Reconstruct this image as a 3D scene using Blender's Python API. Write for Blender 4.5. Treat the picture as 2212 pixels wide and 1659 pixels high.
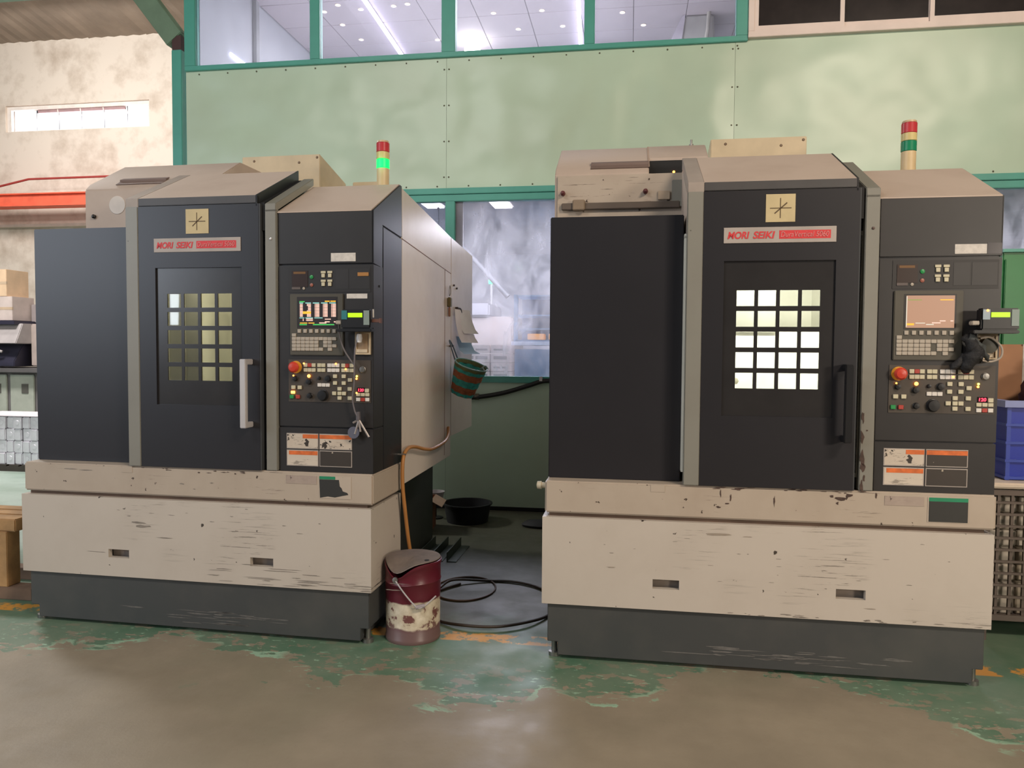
import bpy, bmesh, math, random
from math import sin, cos, pi, radians
from mathutils import Vector, Matrix, noise as mnoise
random.seed(7)
for o in list(bpy.data.objects): bpy.data.objects.remove(o)
SC = bpy.context.scene
COL = SC.collection

# ------------------------------------------------------------------ camera
F_PX, CYAW, PITCH, ROLL, CAMH = 1627.85, 0.1539, 0.0429, 0.0070, 1.4937
def ray(px, py):
    a = (px-1106)/F_PX; b = -(py-829.5)/F_PX
    cr, sr = cos(ROLL), sin(ROLL); xr = cr*a-sr*b; up = sr*a+cr*b
    cp, sp = cos(PITCH), sin(PITCH); yr = cp+sp*up; z = -sp+cp*up
    c, s = cos(CYAW), sin(CYAW)
    return Vector((c*xr-s*yr, s*xr+c*yr, z))
_f = ray(1106, 829.5); _r = ray(1106+F_PX, 829.5)-_f; _u = ray(1106, 829.5-F_PX)-_f
cd = bpy.data.cameras.new('camera'); cam = bpy.data.objects.new('camera', cd); COL.objects.link(cam)
cd.sensor_fit = 'HORIZONTAL'; cd.sensor_width = 36; cd.lens = F_PX/2212*36
cd.clip_start = .05; cd.clip_end = 200
mw = Matrix.Identity(4)
for i in range(3):
    mw[i][0] = _r[i]; mw[i][1] = _u[i]; mw[i][2] = -_f[i]
mw[0][3] = 0; mw[1][3] = 0; mw[2][3] = CAMH
cam.matrix_world = mw
SC.camera = cam

# ------------------------------------------------------------------ world, lights, exposure
SC.view_settings.view_transform = 'Standard'; SC.view_settings.look = 'None'
SC.view_settings.gamma = 1; SC.view_settings.exposure = 0.36
try: SC.view_settings.use_curve_mapping = False
except Exception: pass
wd = bpy.data.worlds.new('world'); SC.world = wd; wd.use_nodes = True
wb = wd.node_tree.nodes['Background']; wb.inputs[0].default_value = (.93, .96, 1.0, 1); wb.inputs[1].default_value = 0.06

def area(name, loc, target, sx, sy, power, col):
    l = bpy.data.lights.new(name, 'AREA'); l.shape = 'RECTANGLE'; l.size = sx; l.size_y = sy
    l.energy = power; l.color = col
    o = bpy.data.objects.new(name, l); COL.objects.link(o); o.location = loc
    d = Vector(target)-Vector(loc); o.rotation_euler = d.to_track_quat('-Z', 'Y').to_euler()
    return o
# hall lamps hung in the roof behind and beside the camera, unseen added fills, daylight from the hall's open left side
area('hall_lamp_warm', (4.2, -1.8, 6.4), (1.4, 4.5, 1.2), 2.4, .8, 290, (1, .83, .66))
area('hall_lamp_neutral', (-4.0, -1.6, 6.4), (-2.0, 5.0, 1.6), 2.4, .8, 125, (.98, .96, .92))
area('right_base_fill', (5.3, -2.2, 2.4), (.9, 3.6, .3), 1.2, .6, 130, (1, .87, .72))  # unseen low light added to brighten the right machine's base
area('daylight_left', (-9.8, -3.2, 3.6), (-2.6, 4.0, 1.6), 4.5, 3.4, 235, (.80, .88, 1))
area('left_bay_fill', (-10.5, 9.6, 7.6), (-11, 14.5, 3.5), 3.0, 1.2, 300, (1, .98, .97))  # unseen light added to brighten the far wall on the left
area('left_bay_fill', (-8.2, 7.2, 6.2), (-8.0, 8.6, .4), 1.8, .8, 330, (1, .97, .95))  # unseen light added to lift the aluminium stack and left background

# ------------------------------------------------------------------ materials
MATS = {}
def _new(name):
    m = bpy.data.materials.new(name); m.use_nodes = True; nt = m.node_tree
    return m, nt, nt.nodes['Principled BSDF']
def N(nt, t, **kw):
    n = nt.nodes.new(t)
    for k, v in kw.items():
        if k in n.inputs.keys() if hasattr(n.inputs, 'keys') else False: n.inputs[k].default_value = v
        else: setattr(n, k, v)
    return n
def noise_node(nt, scale, detail=3, rough=.55, stretch=None, coord='Object'):
    tc = nt.nodes.new('ShaderNodeTexCoord'); nz = nt.nodes.new('ShaderNodeTexNoise')
    nz.inputs['Scale'].default_value = scale; nz.inputs['Detail'].default_value = detail; nz.inputs['Roughness'].default_value = rough
    if stretch:
        mp = nt.nodes.new('ShaderNodeMapping'); mp.inputs['Scale'].default_value = stretch
        nt.links.new(tc.outputs[coord], mp.inputs['Vector']); nt.links.new(mp.outputs[0], nz.inputs['Vector'])
    else: nt.links.new(tc.outputs[coord], nz.inputs['Vector'])
    return nz
def ramp(nt, fac, p0, p1, c0=(0,0,0,1), c1=(1,1,1,1)):
    r = nt.nodes.new('ShaderNodeValToRGB'); e = r.color_ramp.elements
    e[0].position = p0; e[1].position = p1; e[0].color = c0; e[1].color = c1
    nt.links.new(fac, r.inputs[0]); return r
def mixc(nt, fac, a, b):
    m = nt.nodes.new('ShaderNodeMix'); m.data_type = 'RGBA'
    if hasattr(fac, 'node'): nt.links.new(fac, m.inputs[0])
    else: m.inputs[0].default_value = fac
    for s, i in ((a, 6), (b, 7)):
        if hasattr(s, 'node'): nt.links.new(s, m.inputs[i])
        else: m.inputs[i].default_value = (*s[:3], 1)
    return m.outputs[2]
def lin(c):
    return tuple((x/255/12.92 if x/255 <= .04045 else ((x/255+.055)/1.055)**2.4) for x in c)
def mat(name, col, rough=.5, metal=0, var=.12, vs=5, bump=0, bs=40, emit=None, es=0, spec=.5):
    """plain painted / moulded surface with a little procedural variation; col in sRGB 0-255"""
    if name in MATS: return MATS[name]
    m, nt, p = _new(name); c = lin(col)
    nz = noise_node(nt, vs, 4)
    a = tuple(x*(1-var) for x in c); b = tuple(min(1, x*(1+var)) for x in c)
    r = ramp(nt, nz.outputs[0], .3, .7, (*a, 1), (*b, 1))
    nt.links.new(r.outputs[0], p.inputs['Base Color'])
    p.inputs['Roughness'].default_value = rough; p.inputs['Metallic'].default_value = metal
    p.inputs['Specular IOR Level'].default_value = spec
    if bump:
        n2 = noise_node(nt, bs, 2); bn = nt.nodes.new('ShaderNodeBump'); bn.inputs['Strength'].default_value = bump; bn.inputs['Distance'].default_value = .01
        nt.links.new(n2.outputs[0], bn.inputs['Height']); nt.links.new(bn.outputs[0], p.inputs['Normal'])
    if emit:
        p.inputs['Emission Color'].default_value = (*lin(emit), 1); p.inputs['Emission Strength'].default_value = es
    MATS[name] = m; return m
def worn(name, col, dirt, chip, rough=.45, scratch=.62, chipth=.70, stretch=(2.2, 2.2, 60), stain=.35):
    """enamel with horizontal scratches, chips and faint stains"""
    if name in MATS: return MATS[name]
    m, nt, p = _new(name); c = lin(col); d = lin(dirt); k = lin(chip)
    n1 = noise_node(nt, 2.5, 5, .6); r1 = ramp(nt, n1.outputs[0], .45, .75)
    mul = nt.nodes.new('ShaderNodeMath'); mul.operation = 'MULTIPLY'; mul.inputs[1].default_value = stain
    nt.links.new(r1.outputs[0], mul.inputs[0])
    c1 = mixc(nt, mul.outputs[0], c, d)
    n2 = noise_node(nt, 1.6, 6, .7, stretch); r2 = ramp(nt, n2.outputs[0], scratch, scratch+.03)
    n2b = noise_node(nt, 1.3, 2); r2b = ramp(nt, n2b.outputs[0], .5, .62)
    m2 = nt.nodes.new('ShaderNodeMath'); m2.operation = 'MULTIPLY'; nt.links.new(r2.outputs[0], m2.inputs[0]); nt.links.new(r2b.outputs[0], m2.inputs[1])
    c2 = mixc(nt, m2.outputs[0], c1, k)
    n3 = noise_node(nt, 22, 3, .6); r3 = ramp(nt, n3.outputs[0], chipth, chipth+.02)
    c3 = mixc(nt, r3.outputs[0], c2, k)
    nt.links.new(c3, p.inputs['Base Color']); p.inputs['Roughness'].default_value = rough
    MATS[name] = m; return m
def emis(name, col, s, base=(20, 20, 20)):
    return mat(name, base, .4, emit=col, es=s, var=.02)
def glassmix(name, tint, gloss=.08, haze=0, hazecol=(220, 222, 230), streak=False, rough=.02):
    if name in MATS: return MATS[name]
    m = bpy.data.materials.new(name); m.use_nodes = True; nt = m.node_tree; nt.nodes.clear()
    out = nt.nodes.new('ShaderNodeOutputMaterial'); tr = nt.nodes.new('ShaderNodeBsdfTransparent'); tr.inputs[0].default_value = (*lin(tint), 1)
    cur = tr.outputs[0]
    if haze:
        df = nt.nodes.new('ShaderNodeBsdfDiffuse'); df.inputs[0].default_value = (*lin(hazecol), 1)
        tl = nt.nodes.new('ShaderNodeBsdfTranslucent'); tl.inputs[0].default_value = (*lin(hazecol), 1)
        ms = nt.nodes.new('ShaderNodeMixShader'); ms.inputs[0].default_value = .55
        nt.links.new(df.outputs[0], ms.inputs[1]); nt.links.new(tl.outputs[0], ms.inputs[2])
        mx = nt.nodes.new('ShaderNodeMixShader'); mx.inputs[0].default_value = haze
        if streak:
            nz = noise_node(nt, 2.6, 6, .62, (1.5, 1, .8)); nz.inputs['Distortion'].default_value = .5
            r = ramp(nt, nz.outputs[0], .34, .72, (haze*.25,)*3+(1,), (min(1, haze*1.9),)*3+(1,)); nt.links.new(r.outputs[0], mx.inputs[0])
        nt.links.new(cur, mx.inputs[1]); nt.links.new(ms.outputs[0], mx.inputs[2]); cur = mx.outputs[0]
    gl = nt.nodes.new('ShaderNodeBsdfGlossy'); gl.inputs['Roughness'].default_value = rough
    fr = nt.nodes.new('ShaderNodeFresnel'); fr.inputs[0].default_value = 1.45
    mg = nt.nodes.new('ShaderNodeMath'); mg.operation = 'MULTIPLY'; mg.inputs[1].default_value = gloss/.04; nt.links.new(fr.outputs[0], mg.inputs[0])
    mx = nt.nodes.new('ShaderNodeMixShader'); nt.links.new(mg.outputs[0], mx.inputs[0]); nt.links.new(cur, mx.inputs[1]); nt.links.new(gl.outputs[0], mx.inputs[2])
    nt.links.new(mx.outputs[0], out.inputs[0]); MATS[name] = m; return m

DARK = mat('charcoal_enamel', (36, 35, 39), .36, var=.06, vs=3)
DARK2 = mat('black_console', (42, 40, 40), .42, var=.08, vs=8)
CREAM = worn('cream_enamel', (180, 166, 150), (146, 126, 108), (70, 56, 48), .45, .62, .69)
TOPC = worn('dusty_cream_top', (188, 171, 157), (164, 145, 131), (90, 75, 66), .6, .80, .80, stain=.5)
SIDEC = worn('cream_side', (214, 202, 190), (190, 174, 158), (120, 100, 86), .26, .78, .78, stain=.5)
WHITE = worn('white_enamel', (194, 184, 172), (170, 158, 144), (64, 56, 50), .42, .565, .70)
GREYP = worn('grey_post_enamel', (132, 130, 121), (114, 110, 100), (40, 36, 34), .4, .82, .745)
PLINTH = worn('dark_plinth', (66, 68, 68), (86, 84, 80), (140, 134, 124), .5, .70, .80, (1.6, 1.6, 22), .6)
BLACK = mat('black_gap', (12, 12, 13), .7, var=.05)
BLKPL = mat('black_plastic', (26, 26, 28), .4)
SILVER = mat('brushed_silver', (206, 202, 202), .3, .35, var=.05)
STEEL = mat('dull_steel', (140, 138, 134), .4, .8, bump=.1)
BUTTON = mat('ivory_button', (196, 188, 160), .45)
BUTTONW = mat('white_button', (214, 208, 200), .45)
BTN_RED = mat('red_button', (170, 62, 52), .4)
BTN_GRN = mat('green_button', (38, 138, 74), .4)
KEYG = mat('grey_key', (170, 160, 146), .5)
CNCG = mat('olive_grey_bezel', (76, 72, 62), .5)
OPP = mat('brown_grey_overlay', (70, 62, 54), .5)
ORANGE = mat('orange_print', (212, 108, 52), .5, var=.2, vs=30)
YELLOW = mat('yellow_ring', (214, 150, 48), .4)
REDM = mat('red_mushroom', (196, 62, 44), .35)
PAPER = mat('paper_white', (206, 200, 192), .7, vs=60)
NOTE = mat('cream_sticker', (196, 178, 136), .6, var=.06, vs=14)
INK = mat('sticker_ink', (92, 74, 50), .7)
LABELG = mat('label_plate_grey', (168, 158, 150), .5)
RED = mat('logo_red', (208, 54, 58), .5, var=.1, vs=40)
PINK = mat('logo_pink', (216, 132, 130), .5)
LED_O = emis('led_orange', (255, 150, 60), 6)
LED_Y = emis('led_yellow', (255, 220, 80), 5)
LED_R = emis('led_red', (255, 40, 60), 5)
LED_G = emis('led_green', (20, 255, 110), 5)
LCD = emis('lcd_lime', (190, 255, 20), 1.0)
TEALP = mat('teal_plastic', (52, 120, 126), .4)
SAGE = mat('sage_keypad', (132, 146, 140), .5)
TEAL = mat('teal_paint', (78, 158, 142), .4, var=.06)
def sheet_mat():
    m, nt, p = _new('green_sheet_paint'); c = (174, 196, 162)
    nz = noise_node(nt, 1.1, 4); r = ramp(nt, nz.outputs[0], .3, .7, (*lin((180, 198, 174)), 1), (*lin((190, 212, 188)), 1))
    nt.links.new(r.outputs[0], p.inputs['Base Color']); p.inputs['Roughness'].default_value = .34; p.inputs['Specular IOR Level'].default_value = .5
    MATS['green_sheet_paint'] = m; return m
GREEN = sheet_mat()
CONC = worn('stained_limewash', (226, 212, 196), (176, 156, 136), (150, 130, 112), .85, .80, .80, (1, 1, 1), .7)

# ------------------------------------------------------------------ mesh helpers
class MB:
    def __init__(s): s.v = []; s.f = []; s.m = []; s.sm = []
    def add(s, vs, fs, mi=0, smooth=False):
        o = len(s.v); s.v += [tuple(v) for v in vs]; s.f += [tuple(i+o for i in f) for f in fs]
        s.m += [mi]*len(fs); s.sm += [smooth]*len(fs); return s
    def box(s, x0, x1, y0, y1, z0, z1, mi=0):
        v = [(x, y, z) for x in (x0, x1) for y in (y0, y1) for z in (z0, z1)]
        return s.add(v, [(0, 1, 3, 2), (4, 6, 7, 5), (0, 4, 5, 1), (2, 3, 7, 6), (0, 2, 6, 4), (1, 5, 7, 3)], mi)
    def prism_x(s, prof, x0, x1, mi=0):      # profile of (y,z), clockwise or not, extruded along x
        n = len(prof); v = [(x0, *p) for p in prof]+[(x1, *p) for p in prof]
        return s.add(v, [tuple(range(n)), tuple(range(2*n-1, n-1, -1))]+[(i, i+n, (i+1) % n+n, (i+1) % n) for i in range(n)], mi)
    def prism_y(s, prof, y0, y1, mi=0):
        n = len(prof); v = [(p[0], y0, p[1]) for p in prof]+[(p[0], y1, p[1]) for p in prof]
        return s.add(v, [tuple(range(n)), tuple(range(2*n-1, n-1, -1))]+[(i, i+n, (i+1) % n+n, (i+1) % n) for i in range(n)], mi)
    def plate(s, xs, zs, filled, y0, y1, mi=0):
        """sheet in the x-z plane between y0 and y1 made of grid cells; filled(i,j) says which cells exist"""
        nx, nz = len(xs)-1, len(zs)-1; idx = {}
        def V(i, j, k):
            key = (i, j, k)
            if key not in idx: idx[key] = len(s.v); s.v.append((xs[i], (y0, y1)[k], zs[j]))
            return idx[key]
        def F(*q): s.f.append(tuple(V(*a) for a in q)); s.m.append(mi); s.sm.append(False)
        ok = lambda i, j: 0 <= i < nx and 0 <= j < nz and filled(i, j)
        for i in range(nx):
            for j in range(nz):
                if not ok(i, j): continue
                F((i, j, 0), (i+1, j, 0), (i+1, j+1, 0), (i, j+1, 0)); F((i, j, 1), (i, j+1, 1), (i+1, j+1, 1), (i+1, j, 1))
                if not ok(i-1, j): F((i, j, 0), (i, j+1, 0), (i, j+1, 1), (i, j, 1))
                if not ok(i+1, j): F((i+1, j, 0), (i+1, j, 1), (i+1, j+1, 1), (i+1, j+1, 0))
                if not ok(i, j-1): F((i, j, 0), (i, j, 1), (i+1, j, 1), (i+1, j, 0))
                if not ok(i, j+1): F((i, j+1, 0), (i+1, j+1, 0), (i+1, j+1, 1), (i, j+1, 1))
        return s
    def lathe(s, prof, c=(0, 0, 0), axis='z', n=24, mi=0):
        """prof: list of (r, h)"""
        vs = []; fs = []
        for r, h in prof:
            for k in range(n):
                a = 2*pi*k/n; p = (r*cos(a), r*sin(a), h)
                if axis == 'y': p = (p[0], -h, p[1])      # h grows towards -y (towards the viewer)
                if axis == 'x': p = (h, p[0], p[1])
                vs.append((p[0]+c[0], p[1]+c[1], p[2]+c[2]))
        m = len(prof)
        for j in range(m-1):
            for k in range(n): fs.append((j*n+k, j*n+(k+1) % n, (j+1)*n+(k+1) % n, (j+1)*n+k))
        s.add(vs, fs, mi, True)
        o = len(s.v)-len(vs)
        if prof[0][0] > 1e-6: s.f.append(tuple(o+k for k in range(n-1, -1, -1))); s.m.append(mi); s.sm.append(False)
        if prof[-1][0] > 1e-6: s.f.append(tuple(o+(m-1)*n+k for k in range(n))); s.m.append(mi); s.sm.append(False)
        return s
    def tube(s, pts, r, n=8, smooth=True, closed=False, sub=6, mi=0):
        P = [Vector(p) for p in pts]
        if smooth and len(P) > 2:
            Q = []; L = len(P)
            for i in range(L if closed else L-1):
                a, b, c, d = (P[(i-1) % L] if closed or i else P[0]), P[i], P[(i+1) % L], (P[(i+2) % L] if closed or i+2 < L else P[-1])
                for k in range(sub):
                    t = k/sub; Q.append(.5*((2*b)+(c-a)*t+(2*a-5*b+4*c-d)*t*t+(3*b-a-3*c+d)*t**3))
            if not closed: Q.append(P[-1])
            P = Q
        L = len(P); nrm = None; vs = []; fs = []
        for i, p in enumerate(P):
            t = ((P[(i+1) % L]-P[i-1]) if closed else (P[min(i+1, L-1)]-P[max(i-1, 0)])).normalized()
            if nrm is None: nrm = t.orthogonal().normalized()
            nrm = (nrm-t*nrm.dot(t)).normalized(); bi = t.cross(nrm)
            rr = r(i/(L-1)) if callable(r) else r
            for k in range(n):
                a = 2*pi*k/n; vs.append(p+nrm*(rr*cos(a))+bi*(rr*sin(a)))
        for i in range(L if closed else L-1):
            for k in range(n):
                j = (i+1) % L; fs.append((i*n+k, i*n+(k+1) % n, j*n+(k+1) % n, j*n+k))
        s.add(vs, fs, mi, True)
        if not closed:
            o = len(s.v)-len(vs); s.f += [tuple(o+k for k in range(n-1, -1, -1)), tuple(o+(L-1)*n+k for k in range(n))]; s.m += [mi]*2; s.sm += [False]*2
        return s
    def mesh(s, name, mats, bevel=0, seg=2):
        me = bpy.data.meshes.new(name); me.from_pydata(s.v, [], s.f)
        for m in (mats if isinstance(mats, (list, tuple)) else [mats]): me.materials.append(m)
        for i, p in enumerate(me.polygons): p.material_index = s.m[i]; p.use_smooth = s.sm[i]
        bm = bmesh.new(); bm.from_mesh(me); bmesh.ops.recalc_face_normals(bm, faces=bm.faces)
        if bevel: bmesh.ops.bevel(bm, geom=[e for e in bm.edges if len(e.link_faces) == 2 and e.calc_face_angle(0) > .5], offset=bevel, segments=seg, affect='EDGES', clamp_overlap=True)
        bm.to_mesh(me); bm.free()
        if any(s.sm) or bevel:
            for p in me.polygons: p.use_smooth = True
            me.set_sharp_from_angle(angle=radians(40))
        return me
    def build(s, name, mats, parent=None, bevel=0, seg=2, label=None, **kw):
        return ob(name, s.mesh(name, mats, bevel, seg), parent, label, **kw)
def ob(name, me, parent=None, label=None, cat=None, group=None, kind=None, loc=None, rot=None):
    o = bpy.data.objects.new(name, me); COL.objects.link(o); o.parent = parent
    if loc is not None: o.location = loc
    if rot is not None: o.rotation_euler = rot
    if label: o['label'] = label
    if cat: o['category'] = cat
    if group: o['group'] = group
    if kind: o['kind'] = kind
    return o
def thing(name, label, cat, loc=(0, 0, 0), rz=0, group=None, kind=None):
    return ob(name, None, None, label, cat, group, kind, loc, (0, 0, rz))
CACHE = {}
def cached(key, fn):
    if key not in CACHE: CACHE[key] = fn()
    return CACHE[key]
def textmesh(body, size, shear=0, bold=0, ext=.0006):
    cu = bpy.data.curves.new('lettering', 'FONT'); cu.body = body; cu.size = size; cu.shear = shear; cu.offset = bold; cu.extrude = ext
    cu.align_x = 'CENTER'; cu.align_y = 'CENTER'
    o = bpy.data.objects.new('tmp', cu); COL.objects.link(o)
    me = bpy.data.meshes.new_from_object(o.evaluated_get(bpy.context.evaluated_depsgraph_get())); bpy.data.objects.remove(o)
    w = [v.co.x for v in me.vertices]; return me, max(w)-min(w), (max(w)+min(w))/2
def letters(body, u0, u1, w0, w1, v, m, parent, shear=0, bold=0, name='lettering'):
    """lettering squeezed into the box u0..u1, w0..w1 on a panel facing -y"""
    me, wd_, cx = textmesh(body, .1, shear, bold)
    zs = [q.co.y for q in me.vertices]; h = max(zs)-min(zs); cy = (max(zs)+min(zs))/2
    sx = (u1-u0)/wd_; sz = (w1-w0)/h
    for q in me.vertices: q.co = ((q.co.x-cx)*sx+(u0+u1)/2, v-q.co.z, (q.co.y-cy)*sz+(w0+w1)/2)
    me.materials.clear(); me.materials.append(m)
    return ob(name, me, parent)

# ================================================================== THE SETTING
WALL = 6.947
def floor_mat():
    m, nt, p = _new('worn_painted_concrete'); L = nt.links.new
    tc = nt.nodes.new('ShaderNodeTexCoord'); sx = nt.nodes.new('ShaderNodeSeparateXYZ'); L(tc.outputs['Object'], sx.inputs[0])
    def math_(op, a, b=None, c=None):
        n = nt.nodes.new('ShaderNodeMath'); n.operation = op
        for i, q in enumerate((a, b, c)):
            if q is None: continue
            if hasattr(q, 'node'): L(q, n.inputs[i])
            else: n.inputs[i].default_value = q
        return n.outputs[0]
    def mr(val, a, b, c=0, d=1):
        n = nt.nodes.new('ShaderNodeMapRange'); n.inputs[1].default_value = a; n.inputs[2].default_value = b; n.inputs[3].default_value = c; n.inputs[4].default_value = d
        L(val, n.inputs[0]); return n.outputs[0]
    # edge of the surviving paint along the aisle, Y as a function of X
    pts = [(-4.5, 3.15), (-3.1, 3.26), (-2.86, 3.31), (-2.46, 3.46), (-2.34, 3.58), (-2.05, 3.47), (-1.72, 3.44), (-1.5, 3.30), (-1.34, 3.16), (-1.13, 3.33), (-.93, 3.18), (-.68, 3.05), (-.5, 3.10), (-.3, 3.27), (-.1, 3.25), (.19, 3.43), (.33, 3.62), (.74, 3.60), (1.02, 3.48), (1.18, 3.38), (1.3, 3.22), (1.55, 3.08), (2.5, 3.0)]
    fc = nt.nodes.new('ShaderNodeFloatCurve'); cv = fc.mapping.curves[0]
    xr = mr(sx.outputs[0], -4.5, 2.5); L(xr, fc.inputs['Value'])
    q = [((x+4.5)/7, (y-2.5)/2) for x, y in pts]
    cv.points[0].location = q[0]; cv.points[1].location = q[-1]
    for a in q[1:-1]: cv.points.new(*a)
    fc.mapping.update()
    edge = math_('MULTIPLY_ADD', fc.outputs[0], 2.0, 2.5)
    d = math_('SUBTRACT', sx.outputs[1], edge)
    nz = noise_node(nt, 4.2, 6, .6, (1, 1.6, 1)); nz.inputs['Distortion'].default_value = .6
    wob = math_('MULTIPLY_ADD', nz.outputs[0], .66, -.33)
    d2 = math_('ADD', d, wob)
    paint = mr(d2, -.006, .006)
    fringe = math_('MULTIPLY', mr(d2, -.03, -.02), mr(d2, .03, .015))
    fr_n = noise_node(nt, 3.0, 2); fringe = math_('MULTIPLY', fringe, mr(fr_n.outputs[0], .48, .6))
    peel_n = noise_node(nt, 9, 5, .6, (1, 1.5, 1)); near = mr(d, .50, .10)
    peel = math_('MULTIPLY', mr(peel_n.outputs[0], .55, .565), near)
    paint = math_('MULTIPLY', paint, math_('SUBTRACT', 1, peel))
    spot_n = noise_node(nt, 6.5, 4, .55); spot = math_('MULTIPLY', mr(spot_n.outputs[0], .705, .715), mr(d, -.55, -.1)); paint = math_('MAXIMUM', paint, spot)
    pale_n = noise_node(nt, 16, 4, .6, (1, 2.2, 1)); pale = math_('MULTIPLY', mr(pale_n.outputs[0], .62, .65), math_('MULTIPLY', near, mr(d, -.12, .0))); pale = math_('MAXIMUM', fringe, pale)
    c_n = noise_node(nt, 1.4, 7, .62); conc = ramp(nt, c_n.outputs[0], .28, .72, (*lin((130, 120, 103)), 1), (*lin((158, 146, 127)), 1)).outputs[0]
    g2 = noise_node(nt, .8, 5, .6); conc = mixc(nt, mr(g2.outputs[0], .5, .75, 0, .45), conc, lin((122, 124, 100)))
    f_n = noise_node(nt, 45, 4, .7); conc = mixc(nt, mr(f_n.outputs[0], .6, .8, 0, .25), conc, lin((100, 90, 80)))
    st = noise_node(nt, 2.3, 3); conc = mixc(nt, mr(st.outputs[0], .68, .78, 0, .4), conc, lin((92, 84, 80)))
    gn = noise_node(nt, 2.2, 5, .6); grn = ramp(nt, gn.outputs[0], .3, .7, (*lin((80, 116, 92)), 1), (*lin((118, 134, 114)), 1)).outputs[0]
    col = mixc(nt, paint, conc, grn)
    col = mixc(nt, pale, col, lin((150, 182, 156)))
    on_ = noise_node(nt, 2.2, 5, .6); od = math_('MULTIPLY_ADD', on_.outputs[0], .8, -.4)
    oil_and_shade = math_('MULTIPLY', mr(math_('ADD', sx.outputs[1], od), 3.85, 4.15), math_('MULTIPLY', mr(math_('ADD', sx.outputs[0], od), -3.4, -3.0), mr(sx.outputs[0], 1.9, 1.5)))  # darker floor under and between machines: oily dirt plus painted gap shade
    col = mixc(nt, math_('MULTIPLY', oil_and_shade, .8), col, lin((74, 64, 52)))
    lf = math_('MULTIPLY', mr(sx.outputs[0], -3.9, -4.6), mr(sx.outputs[1], 4.2, 5.0)); lfn = noise_node(nt, 1.1, 5, .6, (1, 2, 1))
    col = mixc(nt, math_('MULTIPLY', lf, mr(lfn.outputs[0], .3, .6, .55, .95)), col, lin((168, 182, 170)))
    # yellow aisle line, mostly worn away
    yl = math_('MULTIPLY', mr(sx.outputs[1], 3.745, 3.755), mr(sx.outputs[1], 3.875, 3.865))
    yn = noise_node(nt, 7, 5, .65); yl = math_('MULTIPLY', yl, mr(yn.outputs[0], .47, .52))
    col = mixc(nt, yl, col, lin((206, 148, 66)))
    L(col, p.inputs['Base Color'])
    rn = noise_node(nt, 5, 4); L(mr(rn.outputs[0], .3, .7, .38, .62), p.inputs['Roughness'])
    bn = nt.nodes.new('ShaderNodeBump'); bn.inputs['Strength'].default_value = .15; bn.inputs['Distance'].default_value = .004
    L(math_('ADD', paint, f_n.outputs[0]), bn.inputs['Height']); L(bn.outputs[0], p.inputs['Normal'])
    return m
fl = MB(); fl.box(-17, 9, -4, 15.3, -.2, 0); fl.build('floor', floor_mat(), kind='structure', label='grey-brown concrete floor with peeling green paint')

# ---- roof of the hall, sheets rising towards the camera
RS = .163
def roofz(y): return 8.2+(15-y)*RS
roof = thing('ceiling', 'brown grey sheet roof of the hall', None, kind='structure')
ROOFM = mat('roof_sheet', (150, 134, 118), .7, var=.18, vs=1.5)
def roofsheet():
    b = MB(); prof = []
    n = 9
    for i in range(n+1):
        x = 1.35*i/n; prof.append((x, .02 if i % 2 else 0))
    vs = [(x, y, roofz(y)+h) for y in (-3.2, 15.2) for x, h in prof]+[(x, y, roofz(y)+h+.012) for y in (-3.2, 15.2) for x, h in prof]
    k = n+1; fs = []
    for i in range(n): fs += [(i, i+1, i+1+k, i+k), (2*k+i, 2*k+i+k, 2*k+i+1+k, 2*k+i+1)]
    fs += [(0, k, 3*k, 2*k), (n, 2*k+n, 3*k+n, k+n)]
    return b.add(vs, fs).mesh('roof_sheet', ROOFM)
rm = roofsheet()
for i in range(19): ob('roof_sheet', rm, roof, loc=(-17.1+i*1.365, 0, .004*(i % 2)))
for y in (13.35, 10.9, 8.4):
    z = roofz(y)-.09; MB().box(-17, 8.6, y-.06, y+.06, z-.09, z+.07).build('purlin', mat('green_steel', (92, 124, 104), .5), roof)
# far wall with ventilation window
fw = thing('wall_far', 'stained limewashed far wall of the hall', None, kind='structure')
xs = [-17, -13.72, -10.24, 9]; zs = [0, 6.27, 6.84, 8.3]
MB().plate(xs, zs, lambda i, j: not (i == 1 and j == 1), 15.0, 15.3).build('wall_surface', CONC, fw)
MB().box(-17, -4.6, 14.86, 14.998, 4.16, 4.22).build('ledge', mat('ledge_cement', (200, 186, 172), .8), fw)
wn = thing('window_1', 'bright strip window high in the far wall', None, kind='structure')
WFR = mat('sunlit_frame', (236, 226, 216), .5)
MB().plate([-13.72, -13.62, -10.30, -10.24], [6.27, 6.30, 6.76, 6.84], lambda i, j: not (i == 1 and j == 1), 15.05, 15.12).build('window_frame', WFR, wn)
for i in range(6):
    x0 = -13.62+i*.5533
    MB().box(x0+.012, x0+.541, 15.14, 15.15, 6.30, 6.76-(.06 if i in (1, 2, 3, 4) else 0)).build('pane', emis('daylit_glass', (255, 250, 255), 2.6, (230, 230, 240)), wn)
    if i: MB().tube([(x0, 15.1, 6.76), (x0+.02, 15.1, 6.60)], .012, 6).build('mullion', WFR, wn)
MB().box(-13.0, -10.9, 15.10, 15.14, 6.70, 6.76).build('transom', mat('frame_shade', (170, 140, 140), .6), wn)

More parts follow.
